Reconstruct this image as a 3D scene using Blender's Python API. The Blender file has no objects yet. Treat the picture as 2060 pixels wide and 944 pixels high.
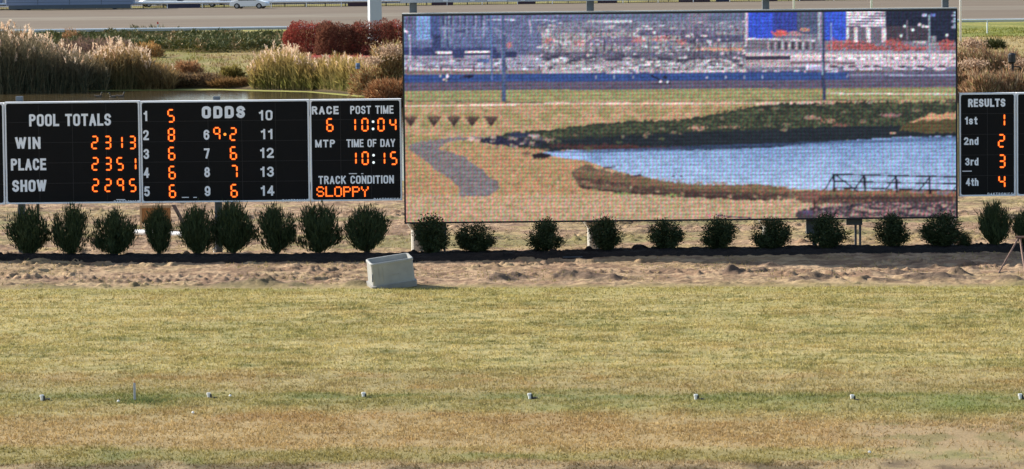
import bpy, math
import numpy as np
from mathutils import Matrix, Vector

scene = bpy.context.scene
C = scene.collection
RNG = np.random.default_rng(7)

# ------------------------------------------------------------------ camera
F = 8450.0            # focal length in photo pixels (2060 wide)
CAMH = 10.37
PITCH = math.atan((472 + 165) / F)
ROLL = 0.0103
_sp, _cp = math.sin(PITCH), math.cos(PITCH)
_sr, _cr = math.sin(ROLL), math.cos(ROLL)
right0 = np.array([1.0, 0, 0]); up0 = np.array([0, _sp, _cp]); back0 = np.array([0, -_cp, _sp])
cx_ = _cr * right0 - _sr * up0
cy_ = _sr * right0 + _cr * up0
cz_ = back0
cam_data = bpy.data.cameras.new('camera')
cam_data.sensor_width = 36.0
cam_data.lens = 36.0 * F / 2060.0
cam_data.clip_start = 1.0
cam_data.clip_end = 9000.0
cam = bpy.data.objects.new('camera', cam_data)
C.objects.link(cam)
M4 = Matrix(((cx_[0], cy_[0], cz_[0], 0), (cx_[1], cy_[1], cz_[1], 0), (cx_[2], cy_[2], cz_[2], CAMH), (0, 0, 0, 1)))
cam.matrix_world = M4
scene.camera = cam

# ------------------------------------------------------------------ world + sun
SUN = np.array([-1.55, 0.86, 1.02]); SUN /= np.linalg.norm(SUN)
world = bpy.data.worlds.new("World"); scene.world = world; world.use_nodes = True
wn = world.node_tree
bg = wn.nodes['Background']
sky = wn.nodes.new('ShaderNodeTexSky'); sky.sky_type = 'NISHITA'; sky.sun_disc = False
sky.sun_elevation = math.asin(SUN[2]); sky.sun_rotation = math.atan2(SUN[0], SUN[1])
wn.links.new(sky.outputs[0], bg.inputs[0]); bg.inputs[1].default_value = 0.10
sl = bpy.data.lights.new('sun', 'SUN'); sl.energy = 4.4; sl.angle = math.radians(0.55); sl.color = (1.0, 0.945, 0.86)
so = bpy.data.objects.new('sun', sl); C.objects.link(so)
so.rotation_euler = Vector(SUN.tolist()).to_track_quat('Z', 'Y').to_euler()
scene.view_settings.view_transform = 'Standard'; scene.view_settings.look = 'None'
scene.view_settings.exposure = 1.0; scene.view_settings.gamma = 1.0
KA = 0.60            # albedo per linear photo value on sunlit level ground

# ------------------------------------------------------------------ pixel -> place helpers
def ray(px, py):
    px = np.asarray(px, float); py = np.asarray(py, float)
    a = (px - 1030.0) / F; b = -(py - 472.0) / F
    return (a[..., None] * cx_ + b[..., None] * cy_ - cz_)
def G(px, py, z=0.0):
    d = ray(px, py); t = (z - CAMH) / d[..., 2]
    return d[..., 0] * t, d[..., 1] * t
def W(px, py, Y):
    d = ray(px, py); t = Y / d[..., 1]
    return d[..., 0] * t, CAMH + d[..., 2] * t
def proj(x, y, z):
    v = np.stack(np.broadcast_arrays(x, y, z - CAMH), -1)
    a = v @ cx_; b = v @ cy_; c = -(v @ cz_)
    return 1030 + F * a / c, 472 - F * b / c
def curve(pts, z=0.0):
    X, Y = G([p[0] for p in pts], [p[1] for p in pts], z)
    return lambda x: np.interp(x, X, Y)
def lin(c):
    c = np.asarray(c, float) / 255.0
    return np.where(c <= 0.04045, c / 12.92, ((c + 0.055) / 1.055) ** 2.4)
def alb(c): return lin(c) * KA

# ------------------------------------------------------------------ numpy noise
_TAB = np.random.default_rng(3).random((256, 256))
def vnoise(x, y, s=0):
    x = x + s * 17.3; y = y + s * 5.7
    xi = np.floor(x).astype(int); yi = np.floor(y).astype(int)
    fx = x - xi; fy = y - yi
    fx = fx * fx * (3 - 2 * fx); fy = fy * fy * (3 - 2 * fy)
    t = lambda a, b: _TAB[a & 255, b & 255]
    return (t(xi, yi) * (1 - fx) + t(xi + 1, yi) * fx) * (1 - fy) + (t(xi, yi + 1) * (1 - fx) + t(xi + 1, yi + 1) * fx) * fy
def fbm(x, y, o=4, s=0):
    r = 0; a = .5; n = 0
    for k in range(o):
        r = r + a * vnoise(x * 2 ** k, y * 2 ** k, s + k); n += a; a *= .55
    return r / n
def sst(a, b, x):
    t = np.clip((x - a) / (b - a), 0, 1); return t * t * (3 - 2 * t)

# ------------------------------------------------------------------ materials
def new_mat(name):
    m = bpy.data.materials.new(name); m.use_nodes = True
    return m, m.node_tree, m.node_tree.nodes['Principled BSDF']
def mat(name, col, rough=.6, metal=0., noise=.0, scale=8., bump=0., spec=.5, emit=None, es=1.):
    m, nt, b = new_mat(name)
    b.inputs['Roughness'].default_value = rough; b.inputs['Metallic'].default_value = metal
    b.inputs['Specular IOR Level'].default_value = spec
    b.inputs['Base Color'].default_value = (*col, 1)
    if noise or bump:
        tc = nt.nodes.new('ShaderNodeTexCoord'); n = nt.nodes.new('ShaderNodeTexNoise')
        n.inputs['Scale'].default_value = scale; n.inputs['Detail'].default_value = 5
        nt.links.new(tc.outputs['Object'], n.inputs['Vector'])
        mx = nt.nodes.new('ShaderNodeMix'); mx.data_type = 'RGBA'
        c = np.array(col)
        mx.inputs[6].default_value = (*(c * (1 - noise)), 1); mx.inputs[7].default_value = (*np.clip(c * (1 + noise), 0, 1), 1)
        nt.links.new(n.outputs['Fac'], mx.inputs[0]); nt.links.new(mx.outputs[2], b.inputs['Base Color'])
        if bump:
            bp = nt.nodes.new('ShaderNodeBump'); bp.inputs['Strength'].default_value = bump; bp.inputs['Distance'].default_value = .02
            nt.links.new(n.outputs['Fac'], bp.inputs['Height']); nt.links.new(bp.outputs[0], b.inputs['Normal'])
    if emit is not None:
        b.inputs['Emission Color'].default_value = (*emit, 1); b.inputs['Emission Strength'].default_value = es
    return m
def vmat(name, rough=.9, scale=20., amt=.35, bump=0., dist=.03, trans=0., spec=.2):
    """colour comes from the attribute Col, times a fine procedural grain"""
    m, nt, b = new_mat(name)
    b.inputs['Roughness'].default_value = rough; b.inputs['Specular IOR Level'].default_value = spec
    at = nt.nodes.new('ShaderNodeAttribute'); at.attribute_name = 'Col'
    tc = nt.nodes.new('ShaderNodeTexCoord'); n = nt.nodes.new('ShaderNodeTexNoise')
    n.inputs['Scale'].default_value = scale; n.inputs['Detail'].default_value = 6; n.inputs['Roughness'].default_value = .65
    nt.links.new(tc.outputs['Object'], n.inputs['Vector'])
    mr = nt.nodes.new('ShaderNodeMapRange'); mr.inputs[1].default_value = .25; mr.inputs[2].default_value = .75
    mr.inputs[3].default_value = 1 - amt; mr.inputs[4].default_value = 1 + amt
    nt.links.new(n.outputs['Fac'], mr.inputs[0])
    mu = nt.nodes.new('ShaderNodeVectorMath'); mu.operation = 'SCALE'
    nt.links.new(at.outputs['Color'], mu.inputs[0]); nt.links.new(mr.outputs[0], mu.inputs['Scale'])
    nt.links.new(mu.outputs[0], b.inputs['Base Color'])
    if bump:
        bp = nt.nodes.new('ShaderNodeBump'); bp.inputs['Strength'].default_value = bump; bp.inputs['Distance'].default_value = dist
        nt.links.new(n.outputs['Fac'], bp.inputs['Height']); nt.links.new(bp.outputs[0], b.inputs['Normal'])
    if trans:
        out = nt.nodes['Material Output']; tr = nt.nodes.new('ShaderNodeBsdfTranslucent'); ms = nt.nodes.new('ShaderNodeMixShader')
        ms.inputs[0].default_value = trans
        nt.links.new(mu.outputs[0], tr.inputs[0]); nt.links.new(b.outputs[0], ms.inputs[1]); nt.links.new(tr.outputs[0], ms.inputs[2])
        nt.links.new(ms.outputs[0], out.inputs[0])
    return m

# ------------------------------------------------------------------ mesh helpers
def npmesh(name, V, Fa, col=None, smooth=False):
    """V (n,3), Fa (m,k) all faces with the same corner count"""
    me = bpy.data.meshes.new(name); V = np.asarray(V, np.float32); Fa = np.asarray(Fa, np.int32)
    me.vertices.add(len(V)); me.vertices.foreach_set('co', V.ravel())
    k = Fa.shape[1]
    me.loops.add(Fa.size); me.loops.foreach_set('vertex_index', Fa.ravel())
    me.polygons.add(len(Fa)); me.polygons.foreach_set('loop_start', np.arange(0, Fa.size, k, dtype=np.int32))
    me.polygons.foreach_set('loop_total', np.full(len(Fa), k, np.int32))
    if smooth: me.polygons.foreach_set('use_smooth', np.ones(len(Fa), bool))
    me.update(calc_edges=True)
    if col is not None:
        a = me.color_attributes.new('Col', 'FLOAT_COLOR', 'POINT')
        c = np.ones((len(V), 4), np.float32); c[:, :3] = col
        a.data.foreach_set('color', c.ravel())
    return me
class MB:
    """collects boxes, prisms and tubes into one mesh"""
    def __init__(s): s.v = []; s.f = []
    def add(s, V, Fc):
        o = len(s.v); s.v += [tuple(map(float, p)) for p in V]; s.f += [tuple(i + o for i in q) for q in Fc]; return s
    def box(s, x0, x1, y0, y1, z0, z1, R=None, c=None):
        V = [(x, y, z) for x in (x0, x1) for y in (y0, y1) for z in (z0, z1)]
        if R is not None:
            V = [tuple((R @ (Vector(p) - Vector(c))) + Vector(c)) for p in V]
        return s.add(V, [(0, 1, 3, 2), (4, 6, 7, 5), (0, 4, 5, 1), (2, 3, 7, 6), (0, 2, 6, 4), (1, 5, 7, 3)])
    def tube(s, p, q, r0, r1=None, n=10, cap=True):
        r1 = r0 if r1 is None else r1
        p = Vector(p); q = Vector(q); d = (q - p).normalized(); a = d.orthogonal().normalized(); b = d.cross(a)
        V = []; Fc = []
        for P, r in ((p, r0), (q, r1)):
            for i in range(n):
                t = 2 * math.pi * i / n; V.append(P + a * r * math.cos(t) + b * r * math.sin(t))
        for i in range(n): Fc.append((i, (i + 1) % n, n + (i + 1) % n, n + i))
        if cap: Fc += [tuple(range(n - 1, -1, -1)), tuple(range(n, 2 * n))]
        return s.add(V, Fc)
    def path(s, pts, r, n=8):
        for a, b in zip(pts[:-1], pts[1:]): s.tube(a, b, r, n=n)
        return s
    def lathe(s, prof, n=16, c=(0, 0, 0), caps=True):
        V = []; Fc = []
        for (r, z) in prof:
            for i in range(n):
                t = 2 * math.pi * i / n; V.append((c[0] + r * math.cos(t), c[1] + r * math.sin(t), c[2] + z))
        for k in range(len(prof) - 1):
            for i in range(n): Fc.append((k * n + i, k * n + (i + 1) % n, (k + 1) * n + (i + 1) % n, (k + 1) * n + i))
        if caps: Fc += [tuple(range(n - 1, -1, -1)), tuple((len(prof) - 1) * n + i for i in range(n))]
        return s.add(V, Fc)
    def prism(s, poly, y0, y1):
        """poly of (x,z), extruded along y"""
        n = len(poly); V = [(x, y0, z) for x, z in poly] + [(x, y1, z) for x, z in poly]
        Fc = [tuple(range(n)), tuple(range(2 * n - 1, n - 1, -1))] + [(i, i + n, (i + 1) % n + n, (i + 1) % n) for i in range(n)]
        return s.add(V, Fc)
    def build(s, name, m, parent=None, loc=None, smooth=False, bevel=0, seg=2):
        me = bpy.data.meshes.new(name); me.from_pydata(s.v, [], s.f); me.update()
        if bevel:
            import bmesh
            b = bmesh.new(); b.from_mesh(me)
            bmesh.ops.recalc_face_normals(b, faces=b.faces)
            bmesh.ops.bevel(b, geom=b.edges[:], offset=bevel, segments=seg, affect='EDGES', profile=.6)
            b.to_mesh(me); b.free()
        if smooth: me.polygons.foreach_set('use_smooth', np.ones(len(me.polygons), bool))
        return link(name, me, m, parent, loc)
def link(name, me, m=None, parent=None, loc=None):
    o = bpy.data.objects.new(name, me); C.objects.link(o)
    if m is not None and me is not None and not me.materials: me.materials.append(m)
    if parent is not None: o.parent = parent
    if loc is not None: o.location = loc
    return o
def tag(o, label=None, cat=None, group=None, kind=None):
    for k, v in (('label', label), ('category', cat), ('group', group), ('kind', kind)):
        if v is not None: o[k] = v
    return o
def thing(name, label, cat, loc=(0, 0, 0), rz=0, group=None):
    o = bpy.data.objects.new(name, None); C.objects.link(o); o.location = loc; o.rotation_euler = (0, 0, rz)
    o.empty_display_size = .2
    return tag(o, label, cat, group)
def copy_tree(o, parent=None):
    c = o.copy(); C.objects.link(c)
    if parent is not None: c.parent = parent
    for ch in list(o.children): copy_tree(ch, c)
    return c

# ------------------------------------------------------------------ terrain
BY = 130.5                      # plane of the boards' faces
lawn_edge = curve([(-400, 584), (0, 583), (500, 582), (1000, 580), (1500, 578), (2060, 577), (2460, 577)])
mulch_back = curve([(-400, 524), (0, 521), (300, 518), (600, 517), (850, 512), (1100, 507), (1500, 503), (2060, 497), (2460, 493)])
mulch_front = curve([(-400, 531), (0, 530), (500, 531), (830, 527), (1200, 517), (1500, 516), (1750, 510), (2060, 509), (2460, 506)])
WATER = -0.7
shore = curve([(-700, 188), (0, 184), (200, 180), (450, 179), (620, 183), (720, 191), (800, 205), (860, 235)], WATER)
PXR = G(860, 235, WATER)[0]
inner_edge = curve([(-900, 70), (-400, 66), (0, 60), (300, 58), (600, 53), (1000, 48), (1500, 44), (2060, 38), (3000, 30)])
outer_edge = curve([(-900, 31), (0, 20.5), (520, 15.5), (780, 13), (1100, 8.5), (1500, 4), (1750, 0.5), (2060, -3), (3000, -14)])

mounds = [(70, 578, .16, .5), (110, 580, .14, .4), (470, 576, .12, .5), (530, 575, .2, .45), (590, 577, .12, .3), (1000, 566, .25, .4), (1035, 561, .2, .4),
          (1135, 560, .18, .45), (1190, 561, .16, .5), (1240, 563, .17, .25), (1470, 551, .2, .3), (1545, 537, .2, .3), (1520, 545, .12, .4), (1640, 560, .24, .45), (1612, 566, .2, .4),
          (1760, 552, .17, .3), (1765, 566, .16, .35), (1800, 548, .12, .3), (1850, 560, .15, .5), (1900, 560, .17, .5), (1928, 554, .26, .3), (1960, 543, .14, .3), (2030, 568, .28, .4), (2060, 574, .25, .5), (720, 575, .14, .35),
          (310, 470, .18, .8), (1300, 470, .12, .5), (980, 480, .14, .4), (1850, 470, .2, .6), (2030, 440, .2, .8)]
MG = [(float(G(a, b)[0]), float(G(a, b)[1]), h, w) for a, b, h, w in mounds]
def h_dirt(x, y):
    base = 0.16 * (fbm(x * .12, y * .12, 3, 1) - .5)
    rough = .07 * (fbm(x * 1.1, y * 1.4, 5, 5) - .5) + .075 * (fbm(x * 6, y * 4.5, 4, 6) - .5) + .16 * np.abs(fbm(x * 2.1, y * 2.5, 4, 9) - .5)
    clod = .09 * sst(.60, .72, fbm(x * 2.8, y * 2.6, 4, 21)) * sst(.56, .66, fbm(x * .35, y * .6, 3, 33))
    # wheel ruts running along the strip
    rut = np.zeros_like(x)
    for yy, sl_, a in ((120.9, .004, .05), (122.0, -.003, .05), (134.6, .012, .07), (136.1, .012, .07), (140.8, -.008, .09), (142.5, -.008, .09), (147, .01, .1)):
        c = yy + sl_ * x + .35 * (fbm(x * .25, x * 0 + yy, 2, 3) - .5)
        rut -= a * np.exp(-((y - c) / .16) ** 2) * sst(.35, .5, vnoise(x * .2, x * 0 + yy, 8))
        cle = np.exp(-((y - c - .35) / .16) ** 2) * np.maximum(0, np.sin(x * 2 * np.pi / .28)) * sst(.55, .65, vnoise(x * .13, x * 0 + yy, 4))
        rut += .07 * cle
    mo = np.zeros_like(x)
    for mx, my, mh, mw in MG:
        sel = (np.abs(x - mx) < 3 * mw) & (np.abs(y - my) < 6)
        if sel.any():
            xx = x[sel]; yy = y[sel]
            mo[sel] += mh * .8 * np.exp(-((xx - mx) / mw) ** 2 - ((yy - my) / (mw * .9)) ** 2) * (.4 + 1.2 * fbm(xx * 3.5, yy * 3.5, 4, 14))
    edge = sst(0, 1.2, y - lawn_edge(x))
    return (base + rough + clod + rut + mo) * edge
def basin(x, y):
    """near shore at 172 m, far shore along the curve"""
    s = shore(x); m = sst(172 - 6, 172 + 3, y) * sst(8, -8, y - s) * sst(PXR + 6, PXR - 4, x)
    return m
def h_far(x, y):
    s = shore(x)
    b = -1.3 * basin(x, y)
    up = .35 * sst(0, 22, y - s) * sst(372, 330, y)
    n = .25 * (fbm(x * .09, y * .09, 3, 2) - .5) * sst(165, 190, y) + .08 * (fbm(x * .9, y * .5, 3, 7) - .5) * sst(165, 190, y) * sst(400, 380, y)
    return b + up + n
def grid_patch(name, m, xs, ya, yb, ny, hf, colf, smooth=True):
    nx = len(xs); t = np.linspace(0, 1, ny)
    X = np.repeat(xs[None, :], ny, 0)
    a = ya(xs) if callable(ya) else np.full(nx, float(ya)); b = yb(xs) if callable(yb) else np.full(nx, float(yb))
    Y = a[None, :] * (1 - t[:, None]) + b[None, :] * t[:, None]
    Z = hf(X, Y) + 0 * X
    V = np.stack([X, Y, Z], -1).reshape(-1, 3)
    i = np.arange(nx * ny).reshape(ny, nx)
    Fa = np.stack([i[:-1, :-1], i[:-1, 1:], i[1:, 1:], i[1:, :-1]], -1).reshape(-1, 4)
    col = colf(X, Y).reshape(-1, 3)
    me = npmesh(name, V, Fa, col, smooth)
    o = link(name, me, m); o['kind'] = 'structure'
    return o
def mixc(a, b, t): return a * (1 - t[..., None]) + b * t[..., None]

def lawn_col(x, y):
    px, py = proj(x, y, 0 * x)
    n1 = fbm(x * .35, y * .3, 4, 11); n2 = fbm(x * 1.3, y * .9, 4, 12); n3 = fbm(x * .12, y * .5, 3, 13); n4 = fbm(x * 5, y * 3, 3, 15)
    straw = alb((214, 195, 131)); green = alb((181, 175, 105)); dkgreen = alb((130, 140, 76)); tan = alb((208, 176, 124)); brown = alb((190, 152, 102)); dirt = alb((200, 172, 132)); dk = alb((120, 98, 76))
    n5 = fbm(x * 3.2, y * 2.2, 4, 16); n6 = fbm(x * .8, y * .9, 4, 17)
    c = mixc(straw, green, sst(.36, .66, n1 * .2 + n5 * .3 + n3 * .2 + fbm(x * .45, y * 3.4, 3, 18) * .3) * .75)
    c = mixc(c, c * np.array([.58, .62, .55]), sst(.57, .66, n5) * .7)
    c = mixc(c, alb((200, 168, 110)), sst(.56, .66, n6) * .28)
    n7 = fbm(x * .45, y * 3.4, 3, 18); n8 = fbm(x * 1.6, y * 6.5, 3, 20)
    c = mixc(c, c * np.array([.74, .76, .70]), sst(.50, .66, n7 * .6 + n8 * .4) * .9); c = mixc(c, c * 1.13, sst(.48, .34, n7 * .6 + n8 * .4))
    c = mixc(c, straw * 1.12, sst(.56, .66, n4) * .5)
    w = py + 34 * (n3 - .5) + 16 * (n2 - .5)
    # thin, bare and yellow band behind the pegs
    t = sst(735, 765, w) * sst(800, 785, w)
    c = mixc(c, mixc(alb((190, 168, 118)), brown, sst(.55, .64, n2)), t * .55)
    t = sst(783, 797, w) * sst(850, 812, w)
    c = mixc(c, mixc(alb((158, 150, 92)), dkgreen, sst(.46, .60, n1)), t * .5)
    t = np.exp(-((py - 799 - 6 * (n1 - .5)) / 5.5) ** 2) * sst(.42, .62, fbm(x * .6, y * .8, 3, 19) + .04)
    c = mixc(c, alb((124, 136, 72)), t * .7)
    t = sst(815, 850, w) * sst(915, 890, w)
    c = mixc(c, mixc(tan, brown, sst(.48, .66, n2 * .6 + n3 * .4)), t * .8)
    t = sst(893, 910, w) * sst(1900, 1500, px)
    c = mixc(c, mixc(alb((172, 158, 96)), alb((132, 138, 76)), sst(.45, .6, n1)), t * .8)
    # bare soil, right corner and along the bottom
    t = sst(1700, 1850, px + 250 * (n1 - .5)) * sst(835, 865, py + 50 * (n2 - .5))
    c = mixc(c, mixc(dirt, alb((150, 146, 96)), sst(.5, .62, n2)), t * .6)
    t = sst(1560, 1640, px) * sst(925, 940, w) + sst(926, 936, py + 24 * (n2 - .5))
    c = mixc(c, mixc(dk, dirt, sst(.4, .6, n2)), np.clip(t, 0, 1) * .8)
    t = np.exp(-((px - 1920) / 130) ** 2 - ((py - 812) / 22) ** 2)
    c = mixc(c, alb((138, 150, 78)), np.clip(t * (.4 + n2), 0, 1) * .8)
    t = sst(596, 582, py)
    c = mixc(c, alb((196, 184, 112)), t * .6)
    return c
def dirt_col(x, y):
    px, py = proj(x, y, 0 * x)
    n1 = fbm(x * .5, y * .5, 4, 41); n2 = fbm(x * 2.2, y * 2.2, 4, 42); n3 = fbm(x * .15, y * .35, 3, 43)
    c = mixc(alb((214, 180, 142)), alb((172, 138, 108)), sst(.35, .65, n2))
    c = mixc(c, alb((200, 178, 122)), sst(.46, .58, n1 * .5 + n3 * .5) * (.3 + .35 * (y > 131)))
    c = mixc(c, alb((128, 100, 78)), sst(.60, .68, fbm(x * 1.4, y * .9, 4, 47)) * .6)
    c = mixc(c, alb((140, 138, 84)), sst(.58, .68, n3) * .6 * (y > 131))
    mound_shade = np.zeros_like(x)
    for mx, my, mh, mw in MG: mound_shade = np.maximum(mound_shade, np.exp(-((x - mx - .15) / (mw * 1.5)) ** 2 - ((y - my) / (mw * 1.3)) ** 2))
    c = mixc(c, alb((104, 86, 74)), sst(.42, .62, mound_shade * .55 + .5 * fbm(x * 3.5, y * 2.2, 4, 48)) * .8)  # shade beside the mounds, painted in as a darker dirt tone
    c = mixc(c, alb((140, 112, 90)), sst(.56, .64, fbm(x * 1.2, y * 4, 4, 49)) * .55)
    t = sst(1.6, .1, y - lawn_edge(x)) * sst(.3, .6, n2 + .2)
    c = mixc(c, alb((172, 158, 100)), t * .8)
    return c
def mulch_col(x, y):
    n = fbm(x * 4, y * 4, 3, 51)
    return mixc(np.array([.013, .011, .010]), np.array([.028, .022, .018]), n)
def bank_col(x, y):
    px, py = proj(x, y, 0 * x)
    n1 = fbm(x * .3, y * .12, 4, 61); n2 = fbm(x * 1.1, y * .5, 4, 62)
    c = mixc(alb((186, 168, 108)), alb((158, 150, 84)), sst(.4, .6, n1))
    c = mixc(c, alb((164, 130, 92)), sst(.5, .64, n2) * .7)
    s = y - shore(x)
    c = mixc(c, alb((128, 92, 58)), sst(4, .5, s + 4 * (n2 - .5)) * (x < PXR) * .6)
    c = mixc(c, alb((60, 50, 38)), sst(150, 172, y) * sst(1.5, -1, s) * (x < PXR))
    # under the red hedge a carpet of fallen leaves
    t = sst(590, 630, px) * sst(840, 815, px) * sst(96, 104, py) * sst(150, 122, py + 14 * (n2 - .5))
    c = mixc(c, mixc(alb((196, 84, 84)), alb((180, 120, 84)), sst(.45, .6, n1)), t * .9)
    # right of the big screen: tan path and mown grass
    r = sst(1500, 1700, px)
    g = mixc(alb((176, 170, 88)), alb((146, 150, 70)), sst(.4, .6, n1))
    g = mixc(g, alb((150, 156, 72)), sst(66, 70, py) * .5)
    c = mixc(c, g, r * sst(84, 80, py))
    c = mixc(c, alb((196, 172, 116)), r * sst(80, 84, py) * sst(118, 106, py))
    c = mixc(c, alb((90, 84, 44)), r * np.exp(-((py - 79) / 1.5) ** 2) * .7)
    c = mixc(c, alb((184, 178, 90)), (1 - r) * sst(66, 62, py) * .8)
    return c
def track_col(x, y):
    px, py = proj(x, y, 0 * x)
    t = (y - inner_edge(x)) / (outer_edge(x) - inner_edge(x))
    n = fbm(x * .03, y * .35, 4, 71); n2 = fbm(x * .2, y * .6, 3, 72)
    a = alb((140, 124, 104)); b = alb((158, 146, 126)); d = alb((126, 110, 94))
    c = mixc(a, b, sst(.35, .45, t) * sst(.62, .52, t))
    c = mixc(c, b, sst(0.06, 0, t) * .8)
    c = mixc(c, d, sst(.45, .65, n * .7 + n2 * .3) * .6)
    return c
def flat_col(c0, c1, sx, sy, s):
    return lambda x, y: mixc(alb(c0), alb(c1), sst(.35, .65, fbm(x * sx, y * sy, 4, s)))

M_lawn = vmat('lawn_grass', scale=26, amt=.5, bump=1., dist=.05)
M_dirt = vmat('graded_dirt', scale=9, amt=.28, bump=.9, dist=.05)
M_mulch = vmat('dark_mulch', scale=22, amt=.4, bump=1., dist=.06, rough=1)
M_bank = vmat('bank_grass', scale=5, amt=.35, bump=1., dist=.15)
M_track = vmat('track_clay', scale=1.2, amt=.06, bump=.3, dist=.04)
M_lot = vmat('lot_asphalt', scale=3, amt=.12)

def h_lawn(x, y):
    return .05 * (fbm(x * .25, y * .25, 3, 80) - .5) * sst(0, 2, lawn_edge(x) - y) + .075 * (fbm(x * 2.0, y * 1.6, 4, 81) - .5) * sst(0, .4, lawn_edge(x) - y)
xs = np.arange(-26, 26.01, .13)
grid_patch('lawn', M_lawn, xs, 55, lambda x: lawn_edge(x), 420, h_lawn, lawn_col)
xs = np.arange(-21, 21.01, .055)
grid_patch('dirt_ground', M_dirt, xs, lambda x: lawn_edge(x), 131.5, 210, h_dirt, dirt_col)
xs = np.arange(-24, 24.01, .08)
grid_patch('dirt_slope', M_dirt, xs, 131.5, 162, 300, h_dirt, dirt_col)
for side, x0, x1 in (('l', -60, -21), ('r', 21, 60)):
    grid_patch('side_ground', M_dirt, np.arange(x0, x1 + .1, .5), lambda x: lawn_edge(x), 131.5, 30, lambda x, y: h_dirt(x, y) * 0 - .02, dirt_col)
for x0, x1 in ((-80, -24), (24, 80)):
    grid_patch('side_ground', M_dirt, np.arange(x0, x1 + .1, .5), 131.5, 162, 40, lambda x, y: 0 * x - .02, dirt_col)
for x0, x1 in ((-400, -26), (26, 400)):
    grid_patch('side_lawn', M_lawn, np.arange(x0, x1 + 1, 2.), -60, lambda x: lawn_edge(np.clip(x, -26, 26)), 60, lambda x, y: 0 * x - .01, lawn_col)
xs = np.arange(-95, 95.1, .4)
grid_patch('pond_bank', M_bank, xs, 162, lambda x: inner_edge(x), 480, h_far, bank_col)
grid_patch('racetrack', M_track, np.arange(-200, 200.1, 2.), lambda x: inner_edge(x) , lambda x: outer_edge(x), 60, lambda x, y: 0 * x + .03, track_col)
grid_patch('verge', M_bank, np.arange(-200, 200.1, 1.), lambda x: outer_edge(x), lambda x: outer_edge(x) + 16, 30, lambda x, y: 0 * x + .02, flat_col((170, 160, 92), (140, 126, 70), .4, .2, 90))
grid_patch('parking_lot', M_lot, np.arange(-200, 200.1, 4.), lambda x: outer_edge(x) + 16, 700, 30, lambda x, y: 0 * x + .01, flat_col((128, 128, 130), (112, 112, 116), .05, .05, 91))
grid_patch('ground', M_bank, np.linspace(-3000, 3000, 61), -60, 3000, 61, lambda x, y: 0 * x - 2.2, flat_col((170, 160, 100), (140, 132, 80), .01, .01, 92), False)
def h_mulch(x, y):
    a = mulch_front(x); b = mulch_back(x) + .5
    t = np.clip((y - a) / (b - a), 0, 1)
    return h_dirt(x, y) - .03 + .13 * np.minimum(1, 5 * np.minimum(t, 1 - t)) + .05 * (fbm(x * 4, y * 4, 3, 55) - .5)
grid_patch('mulch_bed', M_mulch, np.arange(-23, 23.01, .06), lambda x: mulch_front(x) + .25 * (fbm(x * 1.5, x * 0, 3, 4) - .5), lambda x: mulch_back(x) + .5 + .4 * (fbm(x * 1.2, x * 0 + 9, 3, 4) - .5), 40, h_mulch, mulch_col)

# pond water
m, nt, b = new_mat('pond_water')
b.inputs['Base Color'].default_value = (.075, .055, .026, 1); b.inputs['Roughness'].default_value = .10
b.inputs['IOR'].default_value = 1.33
tc = nt.nodes.new('ShaderNodeTexCoord'); mp = nt.nodes.new('ShaderNodeMapping'); mp.inputs['Scale'].default_value = (.5, 2.2, 1)
n = nt.nodes.new('ShaderNodeTexNoise'); n.inputs['Scale'].default_value = 1.4; n.inputs['Detail'].default_value = 4
bp = nt.nodes.new('ShaderNodeBump'); bp.inputs['Strength'].default_value = .25; bp.inputs['Distance'].default_value = .05
nt.links.new(tc.outputs['Object'], mp.inputs[0]); nt.links.new(mp.outputs[0], n.inputs['Vector']); nt.links.new(n.outputs['Fac'], bp.inputs['Height']); nt.links.new(bp.outputs[0], b.inputs['Normal'])
wa = npmesh('pond_water', [(-95, 163, WATER), (PXR + 3, 163, WATER), (PXR + 3, 290, WATER), (-95, 290, WATER)], [(0, 1, 2, 3)])
tag(link('pond_water', wa, m), kind='structure')

# ------------------------------------------------------------------ leaf / blade clouds
def blades(name, P, D, L, Wd, col, m, parent=None, loc=None, diamond=True, kind=None, rng=RNG):
    """P base points, D unit directions, L lengths, Wd widths, col (n,3); one slim leaf each"""
    n = len(P)
    r = rng.normal(size=(n, 3)); S = np.cross(D, r); S /= np.linalg.norm(S, axis=1)[:, None] + 1e-9
    S = S * Wd[:, None]
    T = P + D * L[:, None]
    if diamond:
        Mid = P + D * (L * .45)[:, None]
        V = np.stack([P, Mid + S * .5, T, Mid - S * .5], 1).reshape(-1, 3); k = 4
    else:
        V = np.stack([P - S * .5, P + S * .5, T], 1).reshape(-1, 3); k = 3
    Fa = np.arange(n * k).reshape(n, k)
    me = npmesh(name, V, Fa, np.repeat(col, k, 0))
    o = link(name, me, m, parent, loc)
    if kind: o['kind'] = kind
    return o
def unit(v): return v / (np.linalg.norm(v, axis=1)[:, None] + 1e-9)
M_blade = vmat('grass_blades', scale=3, amt=.1, trans=.3)
M_leaf = vmat('evergreen_needles', scale=6, amt=.2, trans=.06, rough=.7)
M_reed = vmat('reed_blades', scale=2, amt=.12, trans=.4)
M_plume = vmat('reed_plumes', scale=4, amt=.08, trans=.45)
M_redleaf = vmat('red_leaves', scale=3, amt=.15, trans=.35)
M_bark = mat('shrub_bark', (.07, .05, .035), .9, noise=.3, scale=10)

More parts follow.
